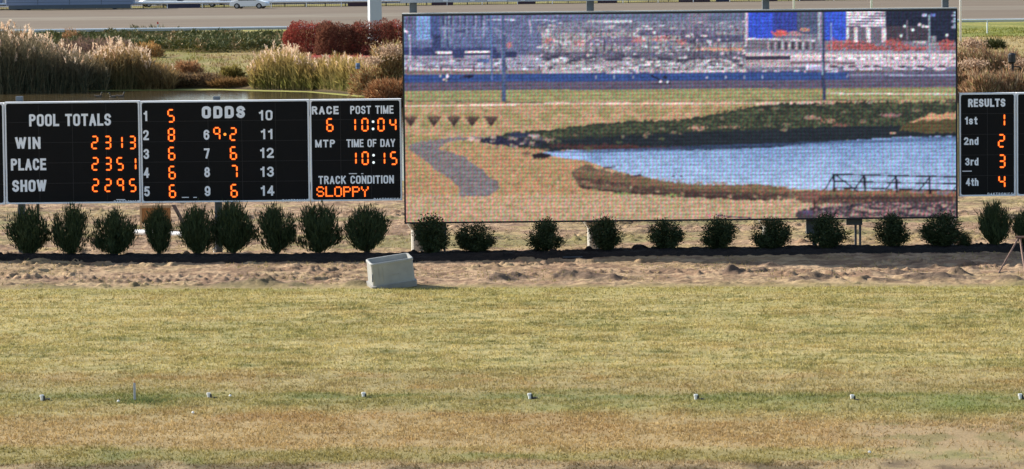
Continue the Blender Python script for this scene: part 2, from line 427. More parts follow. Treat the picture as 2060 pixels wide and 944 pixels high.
# lawn grass, denser where the picture shows grass
def scatter_lawn(n, ylo, yhi):
    y = ylo + (yhi - ylo) * RNG.random(n); x = (RNG.random(n) * 2 - 1) * (.125 * y + 7)
    return x, y
x, y = scatter_lawn(350000, 77, 119.5)
dens = .35 + .65 * sst(.38, .6, fbm(x * .9, y * .9, 3, 82))
px, py = proj(x, y, 0 * x)
dens *= 1 - .8 * np.clip(sst(1700, 1850, px) * sst(2500, 2300, px) * sst(850, 880, py) + sst(932, 945, py), 0, 1)
k = (RNG.random(len(x)) < dens) & (y < lawn_edge(x) + .25 * (fbm(x * 2, x * 0, 2, 6) - .3)); x = x[k]; y = y[k]
nb = len(x)
P = np.stack([x, y, h_lawn(x, y) - .005], 1)
P = np.repeat(P, 2, 0); P[:, :2] += RNG.normal(size=(2 * nb, 2)) * .015
D = unit(np.stack([RNG.normal(size=2 * nb) * .55, RNG.normal(size=2 * nb) * .55, np.ones(2 * nb)], 1))
cc = lawn_col(P[:, 0], P[:, 1]) * (.6 + .9 * RNG.random((2 * nb, 1))) * np.array([1.12, 1.1, 1.05])
o = blades('lawn_grass', P, D, .03 + .055 * RNG.random(2 * nb), .014 + .02 * RNG.random(2 * nb), cc, M_blade, diamond=False)
tag(o, 'short dry straw and green grass covering the lawn in the foreground', 'grass', kind='stuff')
# dry tufts on the dirt
n = 26000
y = 119 + 42 * RNG.random(n) ** 1.2; x = (RNG.random(n) * 2 - 1) * (.125 * y + 3)
k = (fbm(x * .5, y * .5, 3, 43) > .53) & ((y < mulch_front(x)) | (y > mulch_back(x) + .6)); x = x[k]; y = y[k]; n = len(x)
P = np.stack([x, y, h_dirt(x, y)], 1); D = unit(np.stack([RNG.normal(size=n) * .6, RNG.normal(size=n) * .6, np.ones(n)], 1))
cc = mixc(alb((196, 172, 118)), alb((140, 142, 80)), RNG.random(n) ** 2) * 1.1
tag(blades('dry_grass', P, D, .04 + .07 * RNG.random(n), .015 + .02 * RNG.random(n), cc, M_blade, diamond=False), 'sparse dry grass tufts scattered on the bare dirt round the boards', 'grass', kind='stuff')

# ------------------------------------------------------------------ planted shrubs
def shrub_meshes(seed, spiky, h=1.5, w=1.2, n=5200):
    r = np.random.default_rng(seed)
    nb_ = 46 if spiky else 34
    ba = r.random(nb_) * 2 * np.pi; bt = r.random(nb_) ** .8
    # each branch rises from the foot to a tip on an uneven crown
    if spiky:
        tr = np.interp(bt, [0, .25, .5, .8, 1], [.86, 1.0, .92, .55, .12]) * (.8 + .35 * r.random(nb_)); tz = np.interp(bt, [0, .25, .5, .8, 1], [.22, .50, .70, .90, .96]) * (.88 + .2 * r.random(nb_))
    else:
        tr = np.interp(bt, [0, .25, .5, .8, 1], [.9, 1.02, .98, .66, .2]) * (.78 + .3 * r.random(nb_)); tz = np.interp(bt, [0, .25, .5, .8, 1], [.16, .40, .66, .88, .95]) * (.88 + .2 * r.random(nb_))
    k = r.integers(0, nb_, n); f = (r.random(n) ** .6)
    # branch curve: outwards first, then upwards
    R_ = tr[k] * (1 - (1 - f) ** 1.6) * w / 2; Z_ = .05 + tz[k] * f ** 1.15 * h
    sp_ = .05 + .10 * f * (1 - .45 * f)
    P = np.stack([R_ * np.cos(ba[k]), R_ * np.sin(ba[k]), Z_], 1) + r.normal(size=(n, 3)) * sp_[:, None] * np.array([1, 1, .8]) * (.85 if spiky else 1.0)
    P[:, 2] = np.maximum(P[:, 2], .03)
    out = np.stack([np.cos(ba[k]), np.sin(ba[k]), np.zeros(n)], 1)
    if spiky: D = unit(out * (.5 * tr[k] * (1.1 - .5 * f))[:, None] + np.array([0, 0, 1]) + r.normal(size=(n, 3)) * .24)
    else: D = unit(out * .7 * tr[k][:, None] + np.array([0, 0, .5]) + r.normal(size=(n, 3)) * .75)
    L = (.10 + .14 * r.random(n)) if spiky else (.06 + .08 * r.random(n)); Wd = (.018 + .022 * r.random(n)) if spiky else (.03 + .03 * r.random(n))
    # long leading sprigs that break the outline
    m = 300 if spiky else 90
    L[:m] *= 1.2 + .8 * r.random(m); Wd[:m] *= 1.2
    col = mixc(np.array([.022, .038, .016]), np.array([.062, .082, .030]), r.random(n)) * (1.15 if spiky else .95)
    V = None
    S = np.cross(D, r.normal(size=(n, 3))); S = unit(S) * Wd[:, None]; T = P + D * L[:, None]; Mid = P + D * (L * .4)[:, None]
    V = np.stack([P, Mid + S * .5, T, Mid - S * .5], 1).reshape(-1, 3)
    fol = npmesh('foliage', V, np.arange(n * 4).reshape(n, 4), np.repeat(col, 4, 0)); fol.materials.append(M_leaf)
    mb = MB()
    for k in range(9):
        a = r.random() * 6.28; q = .1 + .3 * r.random()
        mb.tube((.04 * math.cos(a), .04 * math.sin(a), -.1), (q * w * .6 * math.cos(a), q * w * .6 * math.sin(a), h * (.45 + .25 * r.random())), .022, .006, 6)
    st = bpy.data.meshes.new('stems'); st.from_pydata(mb.v, [], mb.f); st.materials.append(M_bark)
    return fol, st
SPK = [shrub_meshes(s, True, n=6500) for s in (1, 2, 3, 4, 5)]
RND = [shrub_meshes(s, False, n=7500) for s in (11, 12, 13, 14, 15)]
shr = [  # px centre, base, top, width, label
 (62, 518, 420, 80, 1, 'dark yew shrub hiding the leftmost dark post under POOL TOTALS board'),
 (145, 518, 417, 70, 1, 'dark yew shrub second from left, under the left half of POOL TOTALS board'),
 (235, 515, 423, 78, 1, 'round dark yew shrub narrow at its foot, just left of the plywood sheet'),
 (320, 518, 418, 52, 1, 'slim dark yew shrub standing in front of the brown plywood sheet'),
 (398, 518, 416, 72, 1, 'dark yew shrub just right of the leaning lumber, left of the middle post'),
 (470, 516, 412, 84, 1, 'wide dark yew shrub just right of the middle post under ODDS board'),
 (557, 514, 417, 76, 1, 'dark yew shrub under the number 14 of the ODDS board'),
 (640, 514, 415, 88, 1, 'broadest dark yew shrub, under the left edge of the TRACK CONDITION board'),
 (738, 512, 418, 82, 1, 'separate dark yew shrub behind the white tub, with a vase shaped foot'),
 (868, 513, 447, 72, 0, 'dark shrub right against the leftmost concrete pier of the big screen'),
 (956, 508, 454, 78, 0, 'round dark shrub with a light gap in it, second under the big screen from left'),
 (1097, 507, 451, 72, 0, 'round dark shrub with a low side sprig, third under the big screen from left'),
 (1215, 506, 447, 72, 0, 'dark boxy shrub hiding the second pier under the big screen'),
 (1338, 504, 450, 66, 0, 'compact round dark shrub under the middle of the big screen'),
 (1445, 503, 447, 72, 0, 'round dark shrub under the screen between the middle and third piers'),
 (1553, 503, 445, 70, 0, 'dark shrub in front of the third pier of the big screen'),
 (1668, 504, 444, 74, 0, 'leaning dark shrub beside the hanging grey cabinet under the screen'),
 (1790, 500, 441, 72, 0, 'dark shrub just right of the box on two thin posts'),
 (1893, 500, 440, 78, 0, 'dark shrub under the right bottom corner of the big screen'),
 (1937, 502, 474, 36, 0, 'small low sprig of a shrub just right of the screen corner'),
 (1997, 498, 408, 66, 1, 'tall slim yew shrub standing under the RESULTS board'),
 (2066, 500, 425, 60, 1, 'yew shrub cut off by the right edge behind the rusty tripod'),
]
for i, (px, pb, pt, pw, sp, lab) in enumerate(shr):
    X, Y = G(px, pb); X = float(X); Y = min(float(Y), 130.0) if abs(float(Y) - 130) > .6 else float(Y)
    Y = min(Y, 129.75)
    fol, st = (SPK if sp else RND)[(i * 3) % 5]
    t = thing('evergreen_shrub', lab, 'shrub', (X, Y, .05), RNG.random() * 6.28, 'evergreen shrubs planted in a row in the mulch')
    hh = (pb - pt) / (F / Y); ww = pw / (F / Y)
    f = link('foliage', fol, None, t); s = link('stem', st, None, t)
    for q in (f, s): q.scale = (ww / 1.2 * (.95 if sp else .84), ww / 1.2 * .95, hh / 1.5 * (.92 if sp else 1.12))

# ------------------------------------------------------------------ boards
M_frame = mat('aluminium_trim', (.84, .86, .88), .5, 0., noise=.06, scale=3)
M_face = mat('black_board_face', (.0055, .0055, .006), .6, noise=.3, scale=2, spec=.15)
M_seam = mat('dark_seam', (.0105, .0105, .0115), .6)
M_letter = mat('white_lettering', (.93, .95, .97), .8, noise=.02, scale=4)
M_led = mat('orange_led_segments', (.3, .03, .01), .5, emit=(1.0, .11, .006), es=.75)
M_ledc = mat('orange_led_cores', (.3, .1, .02), .5, emit=(1.0, .30, .03), es=.7)
M_wled = mat('white_led_colon', (.5, .5, .5), .5, emit=(.75, .85, .85), es=.55)
M_steel = mat('painted_steel_posts', (.085, .105, .125), .55, noise=.15, scale=2)
M_black = mat('black_housing', (.012, .012, .014), .5, noise=.2)
M_conc = mat('pier_concrete', (.50, .48, .42), .85, noise=.12, scale=5, bump=.2)
M_white = mat('white_paint', (.78, .78, .76), .5, noise=.05, scale=4)

# condensed bold stroke lettering: strokes on a unit cell (w x 1), drawn with constant stroke thickness
def arc(cx, cy, rx, ry, a0, a1, n=10):
    return [(cx + rx * math.cos(math.radians(a0 + (a1 - a0) * i / n)), cy + ry * math.sin(math.radians(a0 + (a1 - a0) * i / n))) for i in range(n + 1)]
def rr(x0, y0, x1, y1, r, n=5):       # rounded ring
    p = []
    for cx, cy, a in ((x1 - r, y1 - r, 0), (x0 + r, y1 - r, 90), (x0 + r, y0 + r, 180), (x1 - r, y0 + r, 270)): p += arc(cx, cy, r, r, a, a + 90, n)
    return p + [p[0]]
GL = {}
def g(ch, w, *s): GL[ch] = (w, s)
R = .5
g('O', .52, rr(0, 0, .52, 1, .2)); g('0', .48, rr(0, 0, .48, 1, .2)); g('D', .52, [(0, 0), (0, 1), (.3, 1)] + arc(.3, .78, .22, .22, 90, 0)[0:] + arc(.3, .22, .22, .22, 0, -90) + [(0, 0)])
g('P', .48, [(0, 0), (0, 1), (.26, 1)] + arc(.26, .76, .22, .24, 90, -90) + [(0, .52)])
g('R', .5, [(0, 0), (0, 1), (.28, 1)] + arc(.28, .77, .22, .23, 90, -90) + [(0, .54)], [(.26, .54), (.5, 0)])
g('L', .4, [(0, 1), (0, 0), (.42, 0)]); g('T', .5, [(0, 1), (.5, 1)], [(.25, 1), (.25, 0)]); g('I', .0, [(0, 0), (0, 1)])
g('A', .52, [(0, 0), (.26, 1), (.52, 0)], [(.09, .3), (.43, .3)]); g('W', .8, [(0, 1), (.2, 0), (.4, 1), (.6, 0), (.8, 1)]); g('N', .5, [(0, 0), (0, 1), (.5, 0), (.5, 1)])
g('C', .5, arc(.26, .76, .24, .24, 10, 180) + arc(.26, .24, .24, .24, 180, 350)); g('E', .42, [(.42, 1), (0, 1), (0, 0), (.44, 0)], [(0, .52), (.38, .52)]); g('F', .4, [(.42, 1), (0, 1), (0, 0)], [(0, .52), (.36, .52)])
SS = arc(.25, .76, .24, .24, 15, 180) + arc(.25, .76, .24, .25, 180, 250, 5) + arc(.25, .25, .24, .25, 70, 0, 5) + arc(.25, .24, .24, .24, 0, -165)
g('S', .5, SS); g('H', .5, [(0, 0), (0, 1)], [(.5, 0), (.5, 1)], [(0, .52), (.5, .52)]); g('K', .5, [(0, 0), (0, 1)], [(.5, 1), (.02, .42)], [(.17, .6), (.52, 0)])
g('M', .66, [(0, 0), (0, 1), (.33, 0), (.66, 1), (.66, 0)]); g('Y', .54, [(0, 1), (.27, .42), (.54, 1)], [(.27, .42), (.27, 0)]); g('U', .5, [(0, 1), (0, .24)] + arc(.25, .24, .25, .24, 180, 360) + [(.5, 1)])
g('V', .5, [(0, 1), (.25, 0), (.5, 1)]); g(' ', .2)
g('1', .2, [(0, .8), (.14, .86), (.2, 1), (.2, 0)]); g('2', .48, arc(.24, .76, .24, .24, 170, 0) + [(.44, .55), (0, .04), (.0, 0), (.5, 0)])
g('3', .48, arc(.24, .76, .22, .24, 160, -80), arc(.24, .26, .24, .26, 85, -165)); g('4', .5, [(.37, 0), (.37, 1), (0, .28), (.5, .28)])
g('5', .48, [(.44, 1), (.07, 1), (.03, .55)] + arc(.24, .32, .24, .32, 125, -150)); g('6', .48, arc(.24, .31, .24, .31, 180, 540, 20), [(0, .31), (0, .7)] + arc(.24, .75, .24, .25, 180, 20))
g('7', .48, [(0, 1), (.48, 1), (.2, 0)]); g('8', .48, arc(.24, .76, .21, .24, -90, 270, 18), arc(.24, .27, .24, .27, 90, 450, 18)); g('9', .48, arc(.24, .69, .24, .31, 0, 360, 20), [(.48, .69), (.48, .3)] + arc(.24, .25, .24, .25, 0, -160))
g('s', .38, [(p[0] * .76, p[1] * .72) for p in SS]); g('t', .26, [(.13, .95), (.13, .1), (.2, 0), (.28, 0)], [(0, .7), (.28, .7)]); g('n', .38, [(0, 0), (0, .7)], [(0, .5)] + arc(.19, .52, .19, .2, 160, 0) + [(.38, 0)])
g('d', .4, rr(0, 0, .38, .7, .17), [(.38, 0), (.38, 1)]); g('r', .24, [(0, 0), (0, .7)], [(0, .45), (.1, .66), (.26, .68)]); g('h', .38, [(0, 0), (0, 1)], [(0, .5)] + arc(.19, .52, .19, .2, 160, 0) + [(.38, 0)])
def strokes_mesh(name, text, wpx, hpx, sc, th, gap, depth):
    """flat raised lettering centred on the origin in x/z, facing -y"""
    h = hpx * sc; w = wpx * sc; T = th * sc * 1.08
    tot = sum(GL[c][0] for c in text) ; ng = len(text) - 1
    inner_h = h - T
    gp = gap * .9 + T / inner_h
    nat = tot + gp * ng
    fx = (w - T) / (nat if nat > 0 else 1)
    if nat == 0: fx = inner_h
    x = -(w - T) / 2; z0 = -inner_h / 2; out = []
    for c in text:
        mb = MB(); lay = 0
        gw, ss = GL[c]
        for st in ss:
            pts = [(x + p[0] * fx, z0 + p[1] * inner_h) for p in st]
            sharp = len(pts) < 9
            n = len(pts)
            for i in range(n - 1):
                a = np.array(pts[i]); b_ = np.array(pts[i + 1]); d = b_ - a; L = np.hypot(*d)
                if L < 1e-7: continue
                d = d / L; q = np.array([-d[1], d[0]]) * T / 2
                e0 = d * T * .5 if (i == 0 or sharp) else d * 0; e1 = d * T * .5 if (i == n - 2 or sharp) else d * 0
                if sharp and i > 0 or sharp and i < n - 2:
                    # keep corners square only where the strokes meet at right angles
                    if abs(d[0] * d[1]) > .05:
                        if i > 0: e0 = d * T * .3
                        if i < n - 2: e1 = d * T * .3
                lay += 1; y1 = -depth - .00025 * lay
                P4 = [a - e0 + q, a - e0 - q, b_ + e1 - q, b_ + e1 + q]
                mb.prism([(p[0], p[1]) for p in P4], y1, 0)
                if not sharp and i:
                    lay += 1
                    mb.prism([(a[0] + T / 2 * math.cos(t_), a[1] + T / 2 * math.sin(t_)) for t_ in np.linspace(0, 2 * math.pi, 9)[:-1]], -depth - .00025 * lay, 0)
        if ss: out.append((c, mb))
        x += (gw + gp) * fx
    return out
SC = BY / F       # metres per photo pixel on the board plane
SEG = {'0': 'abcdef', '1': 'bc', '2': 'abged', '3': 'abgcd', '4': 'fgbc', '5': 'afgcd', '6': 'afgcde', '7': 'abc', '8': 'abcdefg', '9': 'abgfc', ' ': ''}
SEG['4'] = 'fgbc'
def seg_mesh(ch, w=14.4, h=27.4, th=3.3, shrink=0.):
    W2 = (w - th) / 2 * SC; H2 = (h - th) / 2 * SC; t = (th / 2 - shrink) * SC; gp = (1.3 + shrink) * SC
    mb = MB(); Y0, Y1 = (-.012, 0) if not shrink else (-.016, -.010)
    def hs(z, zs):     # horizontal, chamfered ends
        a = W2 - gp; mb.prism([(-a - t * .3, z), (-a + t * .5, z + t), (a - t * .5, z + t), (a + t * .3, z), (a - t * .5, z - t), (-a + t * .5, z - t)], Y0, Y1)
    def vs(x, z0, z1):
        z0 += gp; z1 -= gp; mb.prism([(x, z0 - t * .3), (x - t, z0 + t * .5), (x - t, z1 - t * .5), (x, z1 + t * .3), (x + t, z1 - t * .5), (x + t, z0 + t * .5)], Y0, Y1)
    for s in SEG[ch]:
        if s == 'a': hs(H2, 1)
        if s == 'g': hs(0, 1)
        if s == 'd': hs(-H2, 1)
        if s == 'b': vs(W2, 0, H2)
        if s == 'c': vs(W2, -H2, 0)
        if s == 'f': vs(-W2, 0, H2)
        if s == 'e': vs(-W2, -H2, 0)
    return mb
_segcache = {}
def digit(parent, ch, px, py, org):
    X, Z = W(px, py, BY); loc = (float(X) - org[0], -.002, float(Z) - org[2])
    if ch not in _segcache:
        a = seg_mesh(ch); me = bpy.data.meshes.new('digit'); me.from_pydata(a.v, [], a.f); me.materials.append(M_led); me.materials.append(M_ledc)
        n0 = len(a.f); b = seg_mesh(ch, shrink=.85); me2 = bpy.data.meshes.new('digit')
        me2.from_pydata(a.v + b.v, [], a.f + [tuple(i + len(a.v) for i in f) for f in b.f]); me2.materials.append(M_led); me2.materials.append(M_ledc)
        idx = np.zeros(len(me2.polygons), np.int32); idx[n0:] = 1; me2.polygons.foreach_set('material_index', idx); _segcache[ch] = me2
        bpy.data.meshes.remove(me)
    o = link('digit', _segcache[ch], None, parent, loc); return o
def words(parent, text, cx, cy, w, h, org, th=4.2, gap=.16, name='letter'):
    X, Z = W(cx, cy, BY); loc = (float(X) - org[0], -.002, float(Z) - org[2])
    parts = strokes_mesh(name, text, w, h, SC, th, gap, .006)
    if name == 'letter':
        for c, mb in parts: mb.build('numeral' if c.isdigit() else 'letter', M_letter, parent, loc)
    else:
        al = MB()
        for c, mb in parts: al.add(mb.v, mb.f)
        al.build(name, M_letter, parent, loc)['kind'] = 'stuff'
def rect_world(TL, TR, BR, BL, Y=BY):
    xs_, zs_ = W([TL[0], TR[0], BR[0], BL[0]], [TL[1], TR[1], BR[1], BL[1]], Y)
    return (xs_[0] + xs_[3]) / 2, (xs_[1] + xs_[2]) / 2, (zs_[2] + zs_[3]) / 2, (zs_[0] + zs_[1]) / 2
def panel(board, org, TL, TR, BR, BL, label):
    x0, x1, z0, z1 = rect_world(TL, TR, BR, BL)
    x0 -= org[0]; x1 -= org[0]; z0 -= org[2]; z1 -= org[2]; fw = 3.0 * SC; x0 += .4 * SC; x1 -= .4 * SC
    p = MB().box(x0 + fw * .5, x1 - fw * .5, 0, .32, z0 + fw * .5, z1 - fw * .5).build('panel', M_face, board)
    p['label'] = label
    mb = MB(); y0, y1 = -.035, .30
    mb.box(x0, x0 + fw, y0, y1, z0, z1).box(x1 - fw, x1, y0, y1, z0, z1).box(x0 + fw, x1 - fw, y0, y1, z0, z0 + fw).box(x0 + fw, x1 - fw, y0, y1, z1 - fw, z1)
    c = .06      # little gussets round the inner corners
    for sx, xx in ((1, x0 + fw), (-1, x1 - fw)):
        for sz, zz in ((1, z0 + fw), (-1, z1 - fw)):
            mb.prism([(xx, zz), (xx + sx * c, zz), (xx + sx * c * .3, zz + sz * c * .3), (xx, zz + sz * c)], y0 + .01, y1 - .02)
    mb.build('frame', M_frame, p)
    wd_ = x1 - x0; k_ = max(1, int(round(wd_ / 1.05)))
    sm = MB()
    for q in range(1, k_): sm.box(x0 + wd_ * q / k_ - .006, x0 + wd_ * q / k_ + .006, -.004, -.0005, z0 + fw, z1 - fw)
    for q in range(1, 5): sm.box(x0 + fw, x1 - fw, -.0055, -.0005, z0 + (z1 - z0) * q / 5 - .006, z0 + (z1 - z0) * q / 5 + .006)
    sm.build('face_seams', M_seam, p)['kind'] = 'stuff'
    return p
def brandmark(p, cx, cy, w, org): words(p, 'DAKTRONICS', cx, cy, w, 5.2, org, th=.9, gap=.3, name='maker_lettering')
def dash_mark(p, x0, x1, py, org):  # short pale raised dash on a panel face
    a, z = W(x0, py, BY); b_, _ = W(x1, py, BY)
    MB().box(float(a) - org[0], float(b_) - org[0], -.012, -.002, float(z) - org[2] - .012, float(z) - org[2] + .012).build('pale_dash', M_letter, p)
def posts(board, org, lst, ztop_px, name='post'):
    for px, w in lst:
        X, zt = W(px, ztop_px, BY + .5); X = float(X) - org[0]; w = w * SC / 2
        MB().box(X - w, X + w, .36, .36 + 2 * w, -.4, float(zt) - org[2]).build(name, M_steel, board, bevel=.01, seg=1)

# --- left scoreboard
x0 = float(W(409, 515, BY)[0]); org = (x0, BY, 0.)
sb = thing('scoreboard', 'long black tote board left of the big screen with orange pools, odds and post times', 'scoreboard', org)
p0 = panel(sb, org, (-330, 211), (7, 207), (12, 411), (-326, 415), 'dark panel cut off by the left edge')
p1 = panel(sb, org, (8, 206), (281, 203), (284, 408), (13, 411), 'POOL TOTALS panel with three rows of figures')
p2 = panel(sb, org, (281.5, 204), (621, 200.5), (625, 405), (285, 408), 'ODDS panel with columns numbered 1 to 14')
p3 = panel(sb, org, (621.5, 200.5), (806, 199), (810.5, 403.5), (626, 405), 'RACE, POST TIME and TRACK CONDITION panel')
posts(sb, org, [(-290, 14), (39.5, 14), (436, 14)], 194)
for px in (700,):
    X, zt = W(px, 260, BY + .5); X = float(X) - org[0]
MB().box(float(W(-300, 230, BY)[0]) - org[0], float(W(790, 230, BY)[0]) - org[0], .33, .36, float(W(400, 230, BY)[1]) - .1, float(W(400, 230, BY)[1]) + .1).build('beam', M_steel, sb)
MB().box(float(W(-300, 380, BY)[0]) - org[0], float(W(790, 380, BY)[0]) - org[0], .33, .36, float(W(400, 380, BY)[1]) - .1, float(W(400, 380, BY)[1]) + .1).build('beam', M_steel, sb)
words(p1, 'POOL TOTALS', 141, 241.5, 165, 24.5, org, th=4.3)
words(p1, 'WIN', 56, 288, 51, 24, org, th=4.6); words(p1, 'PLACE', 57.3, 331, 71, 24, org, th=4.3); words(p1, 'SHOW', 59, 374, 69, 24, org, th=4.6)
for ch, xx in zip('2313', (190.5, 216.7, 240, 266)): digit(p1, ch, xx, 286.8, org)
for ch, xx in zip('2351', (191.3, 217.5, 241.5, 267.3)): digit(p1, ch, xx, 329.8, org)
for ch, xx in zip('2295', (192.2, 217.5, 242.3, 267)): digit(p1, ch, xx, 373, org)
brandmark(p1, 254.5, 407 - 1, 51, org); dash_mark(p1, 234, 252, 402, org)
for s, xx, yy in zip('12345', (292.6, 293.5, 294.3, 294.5, 295.7), (233.7, 272, 310, 347.7, 385.3)): words(p2, s, xx, yy, 11.5 if s != '1' else 7, 20.5, org, th=3.6)
for s, xx, yy in zip('58666', (344, 344.8, 345.5, 346.3, 347), (233.2, 271.4, 309, 347.2, 384.8)): digit(p2, s, xx, yy, org)
words(p2, 'ODDS', 449.5, 225.8, 87, 24.5, org, th=6)
for s, xx, yy in zip('6789', (415.5, 416, 416.7, 417.5), (271.4, 308.8, 346.6, 384.5)): words(p2, s, xx, yy, 11.5, 20.5, org, th=3.6)
for s, xx, yy in zip('92676', (436.3, 468.9, 469.6, 471, 471), (269.3, 270, 308.2, 345.5, 383.8)): digit(p2, s, xx, yy, org)
X, Z = W(452.5, 270.4, BY); MB().tube((0, 0, 0), (0, -.014, 0), .045, n=12).build('odds_dot', M_ledc, p2, (float(X) - org[0], 0, float(Z) - org[2]))
for s, xx, yy in zip(('10', '11', '12', '13', '14'), (534.7, 536.5, 537, 537.5, 538.3), (232, 270, 307.7, 345.6, 383.8)): words(p2, s, xx, yy, {'11': 23}.get(s, 27), 20.5, org, th=3.6, gap=.22)
brandmark(p2, 594, 403.5, 52, org); dash_mark(p2, 366, 380, 397.3, org); dash_mark(p2, 389, 396, 397.3, org)
words(p3, 'RACE', 654, 222, 54, 16.5, org, th=3.4); words(p3, 'POST TIME', 748, 221, 87, 16.5, org, th=2.7)
words(p3, 'MTP', 654, 289, 40, 15.5, org, th=3.); words(p3, 'TIME OF DAY', 746, 288, 98, 16, org, th=2.6); words(p3, 'TRACK CONDITION', 716.5, 361.7, 152, 16.5, org, th=2.8)
digit(p3, '6', 663.6, 251.5, org)
for ch, xx in zip('1004', (709, 734.2, 766.5, 790.5)): digit(p3, ch, xx, 251, org)
for ch, xx in zip('1015', (710.5, 734.7, 768, 792)): digit(p3, ch, xx, 318.5, org)
for xx, yy in ((750.5, 245), (750.5, 259.5), (751.5, 312.5), (751.5, 327)):
    X, Z = W(xx, yy, BY); MB().tube((0, 0, 0), (0, -.014, 0), .04, n=12).build('colon_dot', M_wled, p3, (float(X) - org[0], 0, float(Z) - org[2]))
brandmark(p3, 777, 401, 50, org); dash_mark(p3, 702, 718, 349.6, org); dash_mark(p3, 726.6, 731, 349.6, org)
FONT57 = {'S': ['01110', '10001', '10000', '01110', '00001', '10001', '01110'], 'L': ['10000'] * 6 + ['11111'], 'O': ['01110'] + ['10001'] * 5 + ['01110'],
          'P': ['11110', '10001', '10001', '11110', '10000', '10000', '10000'], 'Y': ['10001', '10001', '01010', '00100', '00100', '00100', '00100']}
for li, ch in enumerate('SLOPPY'):
    cxp = 644.5 + li * 17.9; X, Z = W(cxp, 385.6, BY)
    for mname, mm_, dd in (('dot', M_led, 1.5), ('core', M_ledc, .8)):
        mb = MB()
        for r_, row in enumerate(FONT57[ch]):
            for c_, v in enumerate(row):
                if v == '1':
                    a = (c_ - 2) * 3.1 * SC; q = -(r_ - 3) * 2.95 * SC; e = dd * SC
                    yy = -.010 if mname == 'dot' else -.014
                    mb.box(a - e, a + e, yy, yy + .008, q - e, q + e)
        if mname == 'dot': L0 = mb.build('matrix_letter', mm_, p3, (float(X) - org[0], 0, float(Z) - org[2]))
        else:
            me = bpy.data.meshes.new('x'); n0 = len(L0.data.polygons)
            V = [tuple(v.co) for v in L0.data.vertices]; Fc = [tuple(p_.vertices) for p_ in L0.data.polygons]
            me = bpy.data.meshes.new('matrix_letter'); me.from_pydata(V + mb.v, [], Fc + [tuple(i + len(V) for i in f) for f in mb.f])
            me.materials.append(M_led); me.materials.append(M_ledc); idx = np.zeros(len(me.polygons), np.int32); idx[n0:] = 1; me.polygons.foreach_set('material_index', idx); L0.data = me

# --- right scoreboard
x0 = float(W(2110, 500, BY)[0]); org2 = (x0, BY, 0.)
sb2 = thing('scoreboard', 'narrow black RESULTS board right of the big screen', 'scoreboard', org2)
q1 = panel(sb2, org2, (1928, 188), (2042, 186.5), (2044.5, 394), (1931, 395.5), 'RESULTS panel with four placings')
q2 = panel(sb2, org2, (2043, 186.5), (2320, 184), (2322, 391), (2046, 394), 'dark panel cut off by the right edge')
posts(sb2, org2, [(2110, 14), (2290, 14)], 180)
words(q1, 'RESULTS', 1985, 207, 75, 16.5, org2, th=3.4)
for s, cx, cy, w in (('1st', 1953.6, 242.8, 25), ('2nd', 1953.8, 284, 29.5), ('3rd', 1955, 325.4, 27), ('4th', 1955.7, 366.4, 25.5)): words(q1, s, cx, cy, w, 15.5, org2, th=2.9)
for s, xx, yy in zip('1234', (2015, 2014.6, 2015.5, 2015.5), (241.5, 283.4, 324.4, 365.5)): digit(q1, s, xx, yy, org2)
brandmark(q1, 2012, 390.5, 51, org2); dash_mark(q1, 1936, 1955, 344.6, org2)

# --- big video screen
TL, TR, BR, BL = (808, 29), (1925.5, 18), (1925.5, 440), (814.5, 448.5)
sx0, sx1, sz0, sz1 = rect_world(TL, TR, BR, BL)
cxs = (sx0 + sx1) / 2
SY = BY - .1
bs = thing('video_screen', 'huge LED video screen showing the pond, path and horse race, in a thin black frame', 'video screen', (cxs, SY, 0))
fw = 3.5 * SC; hx = (sx1 - sx0) / 2
# housing (back box) and frame
MB().box(-hx + .01, hx - .01, .06, .75, sz0 + .01, sz1 - .01).build('housing', M_black, bs)
mb = MB()
mb.box(-hx, -hx + fw, -.05, .8, sz0, sz1).box(hx - fw, hx, -.05, .8, sz0, sz1).box(-hx + fw, hx - fw, -.05, .8, sz0, sz0 + fw).box(-hx + fw, hx - fw, -.05, .8, sz1 - fw, sz1)
mb.build('frame', M_black, bs)
M_flash = mat('top_flashing', (.5, .49, .45), .5)
MB().box(-hx, hx, -.02, .8, sz1 + .003, sz1 + .03).build('top_flashing', M_flash, bs)

# picture on the screen: a mosaic of LED clusters, coloured cell by cell
NX, NZ = 640, 242
gx = np.linspace(-hx + fw, hx - fw, NX); gz = np.linspace(sz0 + fw, sz1 - fw, NZ)
GX, GZ = np.meshgrid(gx, gz)
SXp, SYp = proj(GX + cxs, SY, GZ)
_r = np.random.default_rng(5)
IMG = np.zeros((NZ, NX, 3))
def put(mask, c, a=1.0):
    mask = mask.astype(float) * a; IMG[:] = IMG * (1 - mask[..., None]) + (lin(c) if not isinstance(c, np.ndarray) else c) * mask[..., None]
def rct(x0, y0, x1, y1, c, a=1.0):
    if x1 - x0 < 2.2: x1 = x0 + 2.2
    if y1 - y0 < 2.2: y1 = y0 + 2.2
    put((SXp >= x0) & (SXp < x1) & (SYp >= y0) & (SYp < y1), c, a)
def inpoly(pts, X=None, Y=None):
    X = SXp if X is None else X; Y = SYp if Y is None else Y
    ins = np.zeros(X.shape, bool); n = len(pts)
    for i in range(n):
        xa, ya = pts[i]; xb, yb = pts[(i + 1) % n]
        if ya == yb: continue
        ins ^= ((ya > Y) != (yb > Y)) & (X < (xb - xa) * (Y - ya) / (yb - ya) + xa)
    return ins
def ply(pts, c, a=1.0, jit=0):
    X, Y = SXp, SYp
    if jit: X = X + jit * 2 * (fbm(SXp * .12, SYp * .12, 3, 100) - .5); Y = Y + jit * 2 * (fbm(SXp * .15, SYp * .15, 3, 101) - .5)
    put(inpoly(pts, X, Y), c, a)
